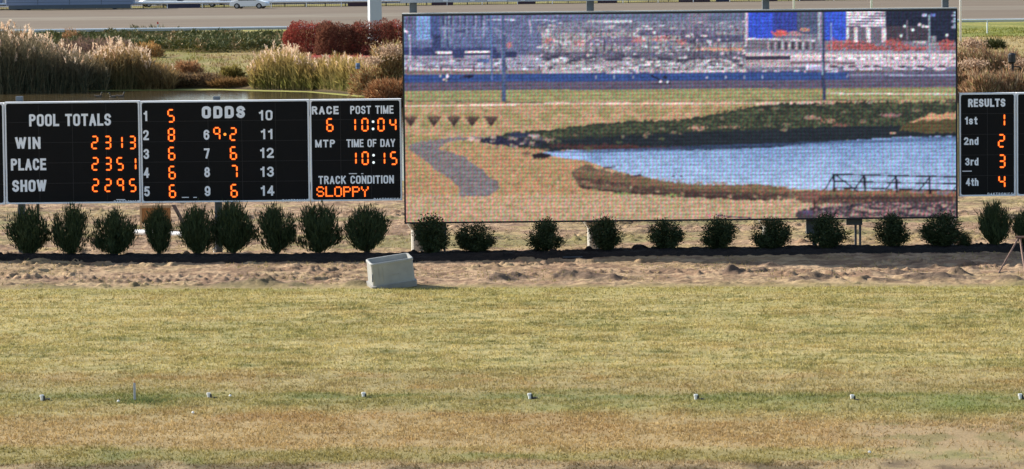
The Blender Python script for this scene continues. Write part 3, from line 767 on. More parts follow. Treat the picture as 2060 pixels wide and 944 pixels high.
def seg(x0, y0, x1, y1, w, c, a=1.0):
    d = np.array([x1 - x0, y1 - y0], float); L = np.hypot(*d) + 1e-9; d /= L
    u = (SXp - x0) * d[0] + (SYp - y0) * d[1]; v = np.abs(-(SXp - x0) * d[1] + (SYp - y0) * d[0])
    put((u > -.5) & (u < L + .5) & (v < max(w, 1.9) / 2), c, a)
def ell(cx, cy, rx, ry, c, a=1.0, rag=.0):
    q = ((SXp - cx) / rx) ** 2 + ((SYp - cy) / ry) ** 2
    put(q < 1 + rag * 2 * (fbm(SXp * .35, SYp * .35, 2, 102) - .5), c, a)
nA = fbm(SXp * .05, SYp * .09, 4, 110); nB = fbm(SXp * .25, SYp * .35, 3, 111)
IMG[:] = lin((178, 150, 116))
put(SYp > 0, mixc(lin((186, 156, 120)), lin((166, 146, 96)), sst(.4, .6, nA)))
# skyline and lots
put(SYp < 148, mixc(lin((104, 112, 148)), lin((132, 130, 152)), sst(.4, .6, nA)))
rct(812, 20, 1000, 112, (98, 112, 160)); rct(1000, 20, 1180, 112, (104, 114, 156))
rct(838, 20, 865, 80, (118, 156, 216)); rct(865, 20, 884, 80, (70, 92, 150)); rct(812, 34, 836, 60, (110, 116, 158))
for x in range(816, 836, 6): rct(x, 36, x + 2.5, 50, (66, 70, 112))
for k, x in enumerate((890, 898, 906, 920, 934, 952, 968, 982)): rct(x, 30, x + 4, 52, (66, 74, 120)); rct(x + 4, 30, x + 6, 76, (150, 158, 190))
rct(884, 56, 1000, 59, (136, 146, 184)); rct(830, 80, 912, 83, (128, 144, 186)); rct(916, 62, 936, 66, (56, 60, 110)); rct(812, 96, 1000, 112, (58, 70, 124))
rct(870, 70, 886, 100, (58, 72, 124)); rct(898, 60, 902, 104, (70, 86, 140))
for k in range(60):
    x = 815 + 360 * _r.random(); y = 28 + 78 * _r.random(); rct(x, y, x + 3 + 12 * _r.random(), y + 2, lin((150, 158, 190)) if k % 2 else lin((62, 66, 118)), .6)
# mid skyline: pale clutter
rct(1180, 20, 1500, 45, (104, 116, 150)); rct(1090, 66, 1500, 148, (164, 156, 164)); rct(1080, 52, 1500, 66, (134, 132, 156)); rct(1130, 42, 1500, 54, (130, 132, 158)); rct(1180, 86, 1500, 104, (146, 140, 150)); rct(1060, 104, 1500, 118, (112, 108, 132)); rct(1200, 118, 1420, 128, (150, 146, 156))
ply([(1378, 40), (1392, 24), (1425, 24), (1428, 62), (1378, 62)], (128, 124, 150)); rct(1180, 74, 1290, 92, (128, 118, 150)); rct(1370, 70, 1500, 86, (96, 96, 130)); rct(1290, 60, 1440, 72, (120, 114, 146))
seg(1182, 43, 1272, 43, 2.5, (226, 220, 226)); seg(1070, 40, 1120, 42, 2, (180, 190, 226)); seg(980, 40, 1035, 40, 2, (206, 210, 236))
for k in range(420):
    x = 1080 + 420 * _r.random(); y = 42 + 100 * _r.random()
    if _r.random() < .5: rct(x, y, x + 2, y + 4 + 12 * _r.random(), lin((92, 84, 110)), .7)
    else: rct(x, y, x + 3 + 14 * _r.random(), y + 2, lin((84, 76, 108)) if _r.random() < .45 else lin((236, 226, 232)), .75)
for x, y, r_ in ((1105, 83, 10), (1165, 88, 12), (1285, 80, 14), (1330, 78, 18), (1025, 90, 6), (1370, 84, 10)): ell(x, y, r_, 6, (212, 120, 112), .65, 1.2)
for x in range(1405, 1490, 12): ell(x, 99, 8, 3, (226, 150, 96), .7, 1)
for k in range(260):
    x = 1080 + 420 * _r.random(); y = 56 + 88 * _r.random(); c_ = [(70, 64, 92), (230, 222, 230), (120, 96, 104), (200, 196, 214), (92, 110, 160)][_r.integers(0, 5)]
    rct(x, y, x + 2 + 5 * _r.random(), y + 2 + 4 * _r.random(), c_, .85)
for k in range(26):
    x = 1090 + 400 * _r.random(); y = 60 + 50 * _r.random(); seg(x, y, x, y + 20 + 14 * _r.random(), 2, (74, 66, 92), .7)
# lots on the left with two canopies
rct(812, 112, 1090, 142, (160, 156, 182)); rct(812, 118, 1000, 122, (134, 122, 152))
rct(877, 108, 910, 112, (60, 40, 76)); rct(877, 104, 910, 108, (238, 226, 240)); rct(935, 106, 985, 109, (60, 40, 76)); rct(935, 102.5, 985, 106, (244, 236, 244)); rct(985, 106, 1008, 118, (58, 70, 122)); rct(1010, 104, 1040, 116, (48, 58, 102))
rct(912, 108, 934, 117, (60, 72, 122)); rct(960, 118, 984, 126, (84, 112, 172)); rct(1180, 124, 1270, 133, (170, 158, 172))
for k in range(160):
    x = 815 + 680 * _r.random(); y = 114 + 30 * _r.random(); rct(x, y, x + 5 + 14 * _r.random(), y + 2, lin((60, 52, 84)) if _r.random() < .5 else lin((236, 232, 244)), .8)
for k in range(26):
    x = 1080 + 560 * _r.random(); y = 112 + 12 * _r.random(); ell(x, y, 12, 3, (66, 62, 94), .75, 1)
seg(812, 134, 1010, 139, 2, (106, 84, 116)); seg(812, 138, 1180, 147, 3, (232, 216, 226)); seg(812, 142, 1100, 150, 1.8, (84, 64, 94))
for x in range(820, 1110, 22): rct(x, 133, x + 2, 146, (92, 70, 102))
# right skyline
rct(1500, 76, 1930, 106, (134, 128, 148)); rct(1503, 20, 1555, 78, (28, 84, 222)); rct(1499, 20, 1504, 92, (206, 190, 204)); rct(1555, 20, 1603, 66, (46, 70, 170)); rct(1603, 20, 1650, 68, (84, 96, 134)); rct(1645, 20, 1650, 82, (176, 170, 192))
rct(1656, 20, 1702, 82, (28, 88, 222)); rct(1702, 20, 1782, 86, (118, 110, 130)); rct(1782, 20, 1930, 84, (40, 48, 76)); rct(1782, 52, 1870, 84, (76, 68, 84))
for k in range(6): rct(1702, 23 + 5.3 * k, 1781, 26.2 + 5.3 * k, (246, 236, 248)); rct(1702, 26.2 + 5.3 * k, 1781, 28.3 + 5.3 * k, (82, 60, 108))
for x, w in ((1703, 4), (1719, 7), (1743, 8), (1774, 9)): rct(x, 56, x + w, 86, (226, 214, 222))
for k in range(6): rct(1918 - 3 * (k % 2), 24 + 6 * k, 1926, 27.5 + 6 * k, (176, 190, 226))
ell(1569, 67, 15, 7, (226, 84, 70), .95, 1); ell(1600, 68, 14, 5, (184, 136, 140), .9, 1); ell(1620, 60, 12, 3, (220, 150, 110), .8, 1)
for x, y, rx, ry in ((1682, 95, 17, 13), (1712, 90, 14, 9), (1738, 96, 22, 12), (1800, 92, 18, 11), (1820, 98, 20, 8), (1770, 99, 20, 6), (1904, 95, 17, 12), (1850, 98, 16, 6)):
    ell(x, y, rx * .95, ry, (196, 84, 74), .9, 2.2)
    for k in range(5): seg(x - rx + 2 * rx * _r.random(), y - ry * .3, x - rx + 2 * rx * _r.random(), y + ry, 2, (110, 70, 84), .7)
rct(1503, 82, 1640, 101, (118, 110, 126))
for k in range(14): rct(1545 + 7 * k, 84, 1547 + 7 * k, 100, (52, 48, 70) if k % 2 else (198, 190, 200))
seg(1503, 78, 1640, 82, 2.4, (226, 216, 226)); rct(1500, 102, 1930, 110, (150, 146, 170)); rct(1500, 108, 1930, 118, (222, 202, 206)); rct(1500, 116, 1930, 134, (206, 186, 200)); rct(1500, 122, 1600, 131, (178, 158, 164))
for k in range(60): x = 1660 + 262 * _r.random(); rct(x, 114 + 4 * _r.random(), x + 8, 120, lin((246, 240, 244)) if k % 2 else lin((110, 100, 126)), .7)
rct(1500, 112, 1590, 121, (68, 60, 86)); rct(1590, 124, 1720, 129, (122, 100, 116)); rct(1622, 130, 1655, 143, (226, 214, 238)); rct(1626, 133, 1655, 143, (172, 166, 208))
for x in (1662, 1700, 1730, 1750, 1800, 1838, 1880): ell(x + 10, 138, 14, 4, (214, 202, 224), .9, .3); ell(x + 14, 134, 9, 2.6, (58, 44, 70), .9); rct(x - 4, 141, x + 18, 143.5, (60, 56, 90))
for x, y in ((1820, 53), (1850, 50), (1857, 53), (1864, 54), (1836, 60), (1813, 72), (1905, 71)): ell(x, y, 3, 2.6, (250, 246, 250))
rct(1868, 30, 1871.5, 122, (150, 160, 186)); rct(1856, 28, 1864, 33, (196, 206, 250)); rct(1873, 28, 1881, 33, (110, 136, 226)); rct(1824, 40, 1826.5, 80, (142, 142, 160)); rct(1872, 72, 1884, 95, (148, 146, 158)); rct(1836, 83, 1862, 86, (230, 224, 230)); rct(1671, 46, 1673.5, 132, (172, 172, 200))
# track bands
put(SYp > 142, lin((140, 122, 118))); 
rct(812, 144, 930, 152, (136, 116, 116)); rct(1090, 141, 1500, 149, (190, 176, 184)); rct(1500, 141, 1720, 149, (120, 110, 140))
for k in range(50): x = 1180 + 500 * _r.random(); rct(x, 141 + 4 * _r.random(), x + 6 + 8 * _r.random(), 147, lin((226, 214, 232)) if k % 2 else lin((88, 84, 134)), .8)
top = 150 - .006 * (SXp - 812); put((SYp > top) & (SYp < top + 16), lin((44, 82, 152))); put((SYp > top) & (SYp < top + 16) & (SXp > 1708), lin((96, 92, 126)))
put((SYp > top + 16) & (SYp < top + 33), lin((102, 92, 118))); put((SYp > top + 33) & (SYp < top + 56), mixc(lin((150, 152, 88)), lin((168, 150, 98)), nB))
put((SYp >= top + 56), mixc(lin((190, 154, 118)), lin((164, 146, 96)), sst(.42, .58, nA)))
seg(1706, 149, 1704, 156, 2, (170, 160, 190)); seg(1708, 151, 1924, 151, 2, (176, 182, 214)); seg(1660, 188, 1924, 190, 1.8, (226, 214, 206)); seg(1500, 202, 1800, 202, 1.8, (104, 100, 68)); seg(815, 204, 1090, 206, 1.8, (92, 80, 70))
for k in range(6): seg(1900 + 4 * k, 199 + 2 * (k % 2), 1906 + 4 * k, 203, 2, (70, 60, 66))
seg(1011, 25, 1014, 203, 8, (74, 94, 138)); seg(1008, 30, 1009, 150, 2, (120, 146, 190)); seg(987, 30, 990, 160, 4, (90, 120, 176)); seg(1655, 22, 1657.5, 202, 7, (56, 66, 104)); seg(1652.5, 22, 1654.5, 150, 2, (140, 160, 196)); seg(824, 70, 826, 140, 2.5, (196, 196, 216)); seg(1179, 60, 1179, 138, 2, (80, 80, 110)); seg(1066, 40, 1068, 66, 2, (200, 200, 230))
seg(990, 55, 1045, 84, 2, (138, 142, 176)); seg(812, 60, 820, 66, 4, (240, 226, 250))
# horses and drivers
ell(943, 154, 10, 3.4, (34, 26, 52)); seg(925, 157, 940, 153, 2.5, (60, 50, 84)); ell(900, 153, 2.2, 4, (240, 236, 240)); ell(896, 161, 5, 3, (226, 206, 196)); ell(886, 153, 2, 2.5, (200, 210, 220)); seg(892, 163, 908, 158, 2, (60, 48, 60))
seg(1310, 152, 1332, 163, 3.5, (34, 28, 50)); ell(1338, 156, 4, 4, (44, 36, 60)); ell(1329, 164, 2.4, 2.4, (244, 238, 240)); ell(1343, 165, 2.4, 2, (244, 238, 240)); seg(1310, 169, 1348, 168, 2.4, (52, 40, 60))
for x in (1199, 1236, 1274, 1422, 1460, 1497, 1534): seg(x, 153, x, 158, 2, (206, 206, 220), .8)
# pale line across the infield
for a, b_ in zip([(812, 214), (1000, 211), (1120, 208), (1400, 209), (1650, 208)], [(1000, 211), (1120, 208), (1400, 209), (1650, 208), (1800, 209)]): seg(*a, *b_, 2.6, (234, 206, 198))
put((SYp > 296) & (SXp < 1190), mixc(lin((198, 140, 104)), lin((166, 146, 96)), sst(.42, .6, nB)), .8)
put(SYp > 392, mixc(lin((206, 168, 150)), lin((176, 156, 112)), sst(.42, .6, nB)), .7)
# vase shaped bare shrubs
for x in (826, 873, 913, 950, 988):
    for k in range(9): seg(x, 254, x - 14 + 3.5 * k, 233 + abs(k - 4) * .4, 2, (66, 44, 58), .85)
    ell(x, 238, 12, 4, (74, 50, 62), .45, 1)
# gravel path
ply([(1010, 274), (930, 276), (870, 281), (830, 290), (821, 297), (840, 314), (880, 344), (922, 372), (926, 396), (985, 396), (1006, 378), (1000, 368), (960, 336), (928, 312), (890, 302), (884, 297), (894, 289), (930, 281), (1010, 277)], (130, 122, 134), 1, 4)
# berm
ply([(960, 284), (1030, 267), (1090, 262), (1180, 252), (1260, 244), (1380, 240), (1440, 229), (1500, 217), (1560, 209), (1700, 207), (1930, 206), (1930, 278), (1800, 278), (1650, 289), (1540, 299), (1400, 304), (1180, 303), (1110, 305), (1075, 300), (1020, 296)], (56, 64, 56), 1, 5)
ply([(1060, 286), (1180, 278), (1300, 270), (1500, 262), (1700, 254), (1930, 252), (1930, 276), (1800, 277), (1650, 288), (1540, 298), (1400, 303), (1100, 304)], (34, 44, 58), .85, 5)
put(inpoly([(960, 284), (1180, 254), (1380, 242), (1500, 219), (1700, 209), (1930, 208), (1930, 250), (1500, 258), (1180, 272)]) & (nB > .54), lin((98, 108, 72)), .6)
ell(1405, 257, 17, 5, (186, 146, 126), .9, 1.4); ell(1470, 256, 22, 3, (160, 132, 106), .8, 1.5); ell(1635, 237, 14, 4, (176, 140, 126), .85, 1.5); ell(1668, 244, 14, 4, (186, 140, 116), .85, 1.5); ell(1690, 252, 16, 3, (140, 94, 84), .8, 1.5); ell(1790, 232, 20, 4, (156, 118, 124), .8, 1.5); ell(1736, 244, 7, 4, (140, 120, 100), .8); ell(1796, 268, 7, 2, (190, 160, 140), .9)
ply([(1805, 262), (1830, 244), (1870, 232), (1930, 226), (1930, 266), (1870, 268)], (96, 84, 52), 1, 4); ply([(1826, 246), (1870, 230), (1930, 224), (1930, 238), (1870, 242)], (206, 156, 116), .9, 5)
ply([(1090, 292), (1250, 291), (1400, 298), (1180, 304)], (112, 62, 60), .5, 6)
ell(1102, 282, 9, 4, (176, 140, 132), .8, 1.5); ell(948, 280, 6, 3.5, (226, 190, 190)); ell(962, 282, 7, 3.5, (196, 160, 150)); ell(1000, 283, 30, 8, (44, 44, 78), 1, .8); ell(1040, 286, 28, 9, (46, 46, 74), 1, .8); ell(1045, 272, 22, 5, (52, 62, 96), 1, 1); ell(1075, 273, 14, 2.5, (196, 176, 186), .8, 1)
# water
ply([(1085, 306), (1180, 302), (1400, 302), (1540, 298), (1650, 287), (1800, 276.5), (1930, 274), (1930, 386), (1540, 380), (1440, 376), (1400, 374), (1290, 357), (1230, 341), (1180, 324), (1120, 316)], (150, 184, 236), 1, 1.5)
put(inpoly([(1180, 302), (1930, 274), (1930, 386), (1180, 380)]) & (IMG[..., 2] > .7), mixc(lin((112, 152, 206)), lin((166, 194, 232)), np.clip((SYp - 285) / 95 + .5 * (fbm(SXp * .02, SYp * .05, 3, 120) - .5), 0, 1)))
put(inpoly([(1085, 306), (1180, 302), (1930, 274), (1930, 282), (1180, 309)]), lin((60, 88, 134)), .6)
ell(1088, 314, 18, 6, (44, 38, 52), 1, .8); ell(1060, 309, 9, 3, (110, 90, 80), .8, 1)
# brown shrubs along the near shore
ply([(1150, 345), (1176, 330), (1200, 338), (1230, 346), (1300, 358), (1380, 371), (1440, 373), (1500, 371), (1540, 372), (1580, 377), (1600, 384), (1600, 400), (1540, 404), (1480, 403), (1420, 398), (1350, 392), (1240, 388), (1170, 378), (1155, 362)], (116, 96, 80), 1, 5)
ply([(1160, 372), (1240, 384), (1350, 388), (1420, 392), (1540, 398), (1540, 404), (1420, 399), (1300, 393), (1170, 380)], (60, 36, 46), .8, 4)
put(inpoly([(1150, 340), (1300, 356), (1600, 376), (1600, 396), (1350, 386), (1160, 372)]) & (nB > .56), lin((166, 126, 96)), .7)
ply([(1600, 386), (1680, 380), (1740, 384), (1820, 381), (1930, 384), (1930, 410), (1780, 412), (1700, 410), (1640, 412), (1600, 404)], (122, 92, 80), 1, 5); put(inpoly([(1600, 384), (1930, 384), (1930, 406), (1600, 402)]) & (nB > .52), lin((176, 112, 86)), .7)
ply([(1606, 440), (1600, 424), (1640, 418), (1700, 410), (1780, 404), (1860, 402), (1930, 404), (1930, 445), (1606, 445)], (84, 72, 84), 1, 6)
put(inpoly([(1640, 445), (1640, 420), (1780, 408), (1930, 404), (1930, 445)]) & (nB > .57), lin((186, 140, 146)), .75); ell(1626, 428, 15, 5, (96, 80, 116), 1, .6); seg(1638, 426, 1638, 400, 4, (76, 44, 44)); ell(1638, 394, 26, 7, (136, 92, 84), 1, 1); seg(1640, 408, 1652, 398, 2, (80, 50, 50))
for k in range(30): x = 1620 + 300 * _r.random(); y = 406 + 34 * _r.random(); seg(x, y, x + 14 * _r.random(), y - 5 + 8 * _r.random(), 2, (206, 160, 164) if k % 2 else (46, 40, 66), .7)
ell(1250, 390, 16, 2.5, (140, 156, 84), .8, 1.5); ell(1358, 392, 18, 2.5, (146, 160, 80), .8, 1.5); seg(1423, 434, 1430, 434, 4, (216, 130, 150)); seg(1440, 434, 1510, 439, 2.4, (76, 44, 110)); seg(1214, 338, 1238, 336, 3, (70, 56, 80)); seg(1270, 356, 1290, 352, 4, (70, 56, 90)); seg(1200, 372, 1212, 348, 2, (86, 50, 56)); seg(1210, 372, 1186, 350, 2, (86, 50, 56))
for x in (1354, 1370): ell(x, 355, 3, 2, (96, 84, 120))
# single bushes of the near bank, boulders and clods
for k in range(34):
    x = 1165 + 420 * (k + .6 * _r.random()) / 34; y = np.interp(x, [1160, 1240, 1350, 1450, 1600], [352, 362, 376, 382, 386]); rx = 8 + 7 * _r.random(); ry = 8 + 5 * _r.random()
    ell(x, y + 4, rx, ry, (84, 62, 60), .8, 1.2); ell(x - 2, y - 2, rx * .9, ry * .7, [(150, 108, 84), (132, 104, 76), (120, 110, 74)][k % 3], .75, 1.6)
    if k % 4 == 0: ell(x + 6, y + 12, 5, 3, (196, 164, 132), .8, 1.5)
for k in range(22):
    x = 1650 + 270 * (k + .6 * _r.random()) / 22; rx = 8 + 7 * _r.random()
    ell(x, 396, rx, 9, (78, 60, 62), .8, 1.2); ell(x, 390, rx, 5, [(168, 112, 84), (140, 106, 78), (120, 108, 76)][k % 3], .8, 1.6); seg(x, 398, x + 2, 408, 2, (60, 44, 50), .8)
for k in range(70):
    x = 1640 + 285 * _r.random(); y = 410 + 30 * _r.random(); ell(x, y, 4 + 8 * _r.random(), 2 + 2 * _r.random(), [(56, 52, 74), (190, 158, 150), (118, 98, 104), (48, 44, 64)][k % 4], .75, 1.5)
for k in range(40):
    x = 985 + 110 * _r.random(); y = 276 + 22 * _r.random(); ell(x, y, 2 + 5 * _r.random(), 1.5 + 2 * _r.random(), [(52, 52, 78), (180, 160, 156), (96, 92, 112)][k % 3], .8, 1)
for k in range(90):
    x = 1020 + 420 * _r.random(); y = 325 + 70 * _r.random()
    if y > np.interp(x, [1020, 1160, 1440], [310, 372, 402]): ell(x, y, 2.5, 1.8, [(112, 84, 66), (226, 196, 160)][k % 2], .7)
for k in range(90):
    x = 1090 + 830 * _r.random(); y = np.interp(x, [1090, 1400, 1560, 1930], [262, 240, 212, 208]) + (50 if x < 1800 else 20) * _r.random(); ell(x, y, 3 + 8 * _r.random(), 1.5 + 2 * _r.random(), [(104, 112, 76), (30, 38, 48), (150, 132, 108), (36, 44, 46)][k % 4], .6, 1.6)
for k in range(60): x = 1440 + 480 * _r.random(); y = np.interp(x, [1440, 1500, 1700, 1930], [228, 217, 207, 206]); seg(x, y + 2, x + 6 * _r.random(), y - 4, 2, (54, 54, 52), .8)
# faint channel number in the corner
for pts in ([(1832, 354), (1852, 352), (1856, 362), (1834, 384), (1860, 386)], [(1886, 352), (1908, 352), (1908, 388), (1886, 388), (1886, 352)]):
    for a, b_ in zip(pts[:-1], pts[1:]): seg(*a, *b_, 7, (126, 130, 172), .42)
# jetty railing
K_ = (24, 20, 40)
seg(1676, 351, 1924, 356, 3, K_); seg(1679, 365, 1924, 370, 2.6, K_); seg(1680, 378, 1924, 383, 2.6, K_)
for x, a, b_ in ((1677, 351, 385), (1739, 352, 385), (1803, 354, 388), (1870, 355, 390)): seg(x, a, x + 1, b_, 4, K_)
for q in ((1676, 353, 1661, 380), (1681, 352, 1726, 386), (1738, 354, 1718, 382), (1801, 357, 1783, 380), (1869, 358, 1847, 386), (1923, 376, 1916, 386)): seg(*q, 2.6, K_)
# cluster structure of the LED wall (three colours, offset rows)
ph = 2 * np.pi * SXp / 8.25; row = 2 * np.pi * (SYp + .0103 * SXp) / 7.1; flip = np.pi * (np.floor((SYp + .0103 * SXp) / 7.1) % 2)
a_ = .24
flip = flip * .35
cl = np.stack([1 + a_ * np.sin(ph + flip), 1 + a_ * np.sin(ph + flip + 2.9), 1 + a_ * .8 * np.sin(ph + 1.5 + flip)], -1) * (1 + .16 * np.sin(row))[..., None]
fine = 1 + .10 * (_r.random((NZ, NX, 1)) - .5) + .10 * (_r.random((NZ, NX, 3)) - .5)
lum = IMG @ np.array([.3, .55, .15])
IMG = IMG * .72 + lum[..., None] * .28
def soft(A):
    B = A.copy(); B[:, 1:-1] = .25 * A[:, :-2] + .5 * A[:, 1:-1] + .25 * A[:, 2:]; A = B.copy(); A[1:-1] = .22 * B[:-2] + .56 * B[1:-1] + .22 * B[2:]; return A
IMG = soft(IMG)
far_ = sst(150, 142, SYp)
IMG *= (1 + .7 * (fbm(SXp * .12, SYp * .25, 4, 160) - .5) + (.6 + .5 * far_) * (fbm(SXp * .5, SYp * .6, 3, 161) - .5))[..., None]
wet = (IMG[..., 2] > IMG[..., 0] * 1.35)
hue_ = fbm(SXp * .3, SYp * .4, 3, 163)[..., None] - .5
IMG = IMG * np.where(wet[..., None], 1, 1 + hue_ * np.array([.55, -.05, -.4]))
IMG = (IMG / .35) ** 1.12 * .34
IMG *= np.where((SYp > 206)[..., None] & ~wet[..., None], np.array([1.04, 1.0, .90]), 1.0)
IMG = IMG * cl * fine
edge = np.clip((SYp - 443) / 2, 0, 1)
m, nt, b = new_mat('led_wall')
b.inputs['Base Color'].default_value = (.01, .01, .012, 1); b.inputs['Roughness'].default_value = .6; b.inputs['Specular IOR Level'].default_value = .2
at = nt.nodes.new('ShaderNodeAttribute'); at.attribute_name = 'Col'; nt.links.new(at.outputs['Color'], b.inputs['Emission Color']); b.inputs['Emission Strength'].default_value = .50
i = np.arange(NX * NZ).reshape(NZ, NX)
me = npmesh('screen_face', np.stack([GX, 0 * GX, GZ], -1).reshape(-1, 3), np.stack([i[:-1, :-1], i[:-1, 1:], i[1:, 1:], i[1:, :-1]], -1).reshape(-1, 4), np.clip(IMG, 0, 1.4).reshape(-1, 3))
link('screen_face', me, m, bs)
# support posts on concrete piers with a white flared cap
for px, w in ((832, 15), (1187, 15), (1541, 14), (1901, 13)):
    pxb = px + 4 if px < 1900 else px
    X = float(W(px + (2 if px < 1500 else 0), 240, BY + 1)[0]) - cxs; w2 = w * SC / 2 * 1.0; yb = .85
    zt = float(W(px, -140, BY + 1)[1])
    MB().box(X - w2, X + w2, yb, yb + .26, .95, zt).build('post', M_steel, bs, bevel=.01, seg=1)
    MB().lathe([(.20, -.3), (.20, .62), (.205, .66), (.34, .84), (.34, .90), (.15, .93)], 20, (X + .05, yb + .13, 0)).build('pier', M_conc, bs, smooth=False)
hb = MB(); 
xa = float(W(806, 5, BY + 1)[0]) - cxs; xb = float(W(1925, -6, BY + 1)[0]) - cxs; zb = float(W(806, 5.5, BY + .6)[1]);
hb.box(xa, xb, .5, .8, zb, zb + 1.6).build('header_panel', mat('header_panel_grey', (.42, .45, .50), .5, noise=.08, scale=.8), bs)
for px, w in ((896, 10), (950, 10), (1000, 40), (1052, 10), (1110, 10), (1155, 40)):
    X = float(W(px, 0, BY + .4)[0]) - cxs; MB().box(X - w * SC / 2, X + w * SC / 2, .46, .497, zb + .02, zb + 1.3).build('header_plate', mat('header_plate_pale', (.60, .65, .74), .5), bs)
# conduit boxes hanging under the screen
M_cab = mat('cabinet_grey', (.12, .135, .14), .5, noise=.15, scale=4)
def cabinet(x0, x1, y0, y1, label, legs, yy=BY + .35):
    a, z1 = W(x0, y0, yy); b_, z0 = W(x1, y1, yy); a, b_, z0, z1 = map(float, (a, b_, z0, z1)); c = (a + b_) / 2
    t = thing('utility_cabinet', label, 'utility box', (c, yy, 0))
    MB().box(a - c, b_ - c, 0, .3, z0, z1).build('cabinet_box', M_cab, t, bevel=.012, seg=1)
    MB().box(a - c + .05, b_ - c - .05, -.012, 0, z0 + .04, z1 - .04).build('door', M_cab, t)
    for lx in legs:
        X = float(W(lx, 480, yy)[0]) - c; MB().box(X - .035, X + .035, .1, .17, -.3, z0).build('leg', M_steel, t)
    return t
cabinet(1622, 1652, 437, 471, 'grey cabinet hanging left under the screen beside the leaning shrub', (1637, 1641))
cabinet(1703, 1735, 437, 453, 'small dark box on two thin posts under the right part of the screen', (1722, 1731))
cabinet(862, 898, 442, 478, 'dark cabinet behind the first shrub beneath the left end of the screen', (866, 894))

# ------------------------------------------------------------------ white tub
yb = 121.0
c0x, c0z = W(788, 556, yb); X, Y = G(788, 580); X = float(X); Y = float(Y) + .45
tub = thing('plastic_tub', 'weathered white open tub lying tilted at the edge of the lawn', 'tub', (X, Y, .02), 0)
S1 = Y / F
M_tub = mat('weathered_white_plastic', (.31, .31, .29), .6, noise=.3, scale=2.6, bump=.1)
M_tubb = mat('grey_tub_base', (.26, .25, .23), .7, noise=.3, scale=4)
def rrect(w, d, r, n=5):
    p = []
    for cx, cy, a in ((w - r, d - r, 0), (-w + r, d - r, 90), (-w + r, -d + r, 180), (w - r, -d + r, 270)): p += arc(cx, cy, r, r, a, a + 90, n)
    return p
def shell(levels, n=5):
    mb = MB(); V = []; Fc = []; rings = [[(x, y, z) for x, y in rrect(w, d, r, n)] for w, d, r, z in levels]; k = len(rings[0])
    for R_ in rings: V += R_
    for q in range(len(rings) - 1):
        for i in range(k): Fc.append((q * k + i, q * k + (i + 1) % k, (q + 1) * k + (i + 1) % k, (q + 1) * k + i))
    Fc += [tuple(range(k - 1, -1, -1)), tuple((len(rings) - 1) * k + i for i in range(k))]
    return mb.add(V, Fc)
w1, w0 = 43.5 * S1, 46.5 * S1
base = shell([(w0 + .0, .40, .1, 0), (w0 + .01, .41, .1, .16), (w0 - .03, .37, .1, .165)]).build('base_skirt', M_tubb, tub)
body = shell([(w0 - .04, .36, .1, .15), (w0 - .035, .365, .1, .17), (w1, .335, .09, .74), (w1 + .015, .35, .1, .745), (w1 + .015, .35, .1, .80), (w1 - .005, .33, .09, .815), (w1 - .04, .295, .07, .81), (w1 - .05, .285, .07, .70), (w1 - .06, .28, .06, .66)]).build('body', M_tub, tub)
for xx in (-.42, -.3): MB().box(xx, xx + .006, -.372, -.35, .2, .72, Matrix.Rotation(-.045, 3, 'X'), (xx, -.36, .2)).build('seam', M_tub, tub)
MB().box(-.05, .16, -.362, -.345, .42, .432).build('scratch', M_tubb, tub)
MB().box(-.63, -.6, -.366, -.345, .3, .52, Matrix.Rotation(.1, 3, 'Y'), (-.6, -.36, .4)).build('stain', M_steel, tub)
tub.rotation_euler = (math.radians(8.5), math.radians(-7.0), math.radians(14))
# heap of soil by the tub is part of the ground (mounds)

# ------------------------------------------------------------------ plywood, lumber, pipes behind the boards
M_ply = mat('plywood', (.50, .24, .09), .8, noise=.25, scale=3, bump=.1)
M_plyl = mat('raw_lumber', (.62, .42, .24), .8, noise=.12, scale=6)
M_pvc = mat('white_pvc', (.85, .85, .84), .4)
yp = 141.0
a, z1 = W(281, 413, yp); b_, z0 = W(344, 472, yp); a, b_, z0, z1 = map(float, (a, b_, z0, z1)); c = (a + b_) / 2
z0 = -.05
t = thing('plywood_barrier', 'brown plywood sheet with pale lumber edge standing behind the slim shrub', 'plywood sheet', (c, yp, 0))
MB().box(a - c + .07, b_ - c, 0, .03, .25, z1 - .1).build('sheet', M_ply, t)
MB().box(a - c, b_ - c + .03, -.05, .06, z1 - .1, z1).build('rail', M_plyl, t)
MB().box(a - c, a - c + .07, -.04, .05, z0, z1 - .1).build('upright', M_plyl, t)
q = float(W(376, 470, yp)[0]) - c
MB().prism([(b_ - c + .03, z1), (b_ - c + .16, z1), (q + .08, 0), (q - .06, 0)], .0, .08).build('brace', mat('grey_lumber', (.20, .15, .13), .85, noise=.2), t)
for (pa, pb, lab) in (((272, 471), (333, 474), 'white plastic pipe lying left at the foot of the plywood'), ((343, 475), (378, 476.5), 'white plastic pipe lying right of the plywood foot')):
    xa, yy = G(pa[0], pa[1] + 4, .02); xb, yb2 = G(pb[0], pb[1] + 4, .02); yy = float(yy)
    o = MB().tube((0, 0, .14), (float(xb - xa), float(yb2) - yy, .14), .10, n=16, cap=True).build('plastic_pipe', M_pvc, None, (float(xa), yy, .0), smooth=False)
    tag(o, lab, 'pipe', 'white pipes by the plywood')
for px, h_, lab in ((77, 425, 'thin brown stake behind the leftmost shrub'), (458, 424, 'left one of two brown stakes behind the middle post'), (467, 424, 'right one of two brown stakes behind the middle post')):
    X, Y = G(px, 450); X = float(X); Y = float(Y)
    tag(MB().box(-.05, .05, -.04, .04, -.1, 44 * Y / F).build('wood_stake', M_bark, None, (X, Y, 0)), lab, 'stake')
X, Y = G(431, 512)
t = thing('white_valve', 'small white capped valve between two shrubs by the middle post', 'valve', (float(X), float(Y) + .2, .0))
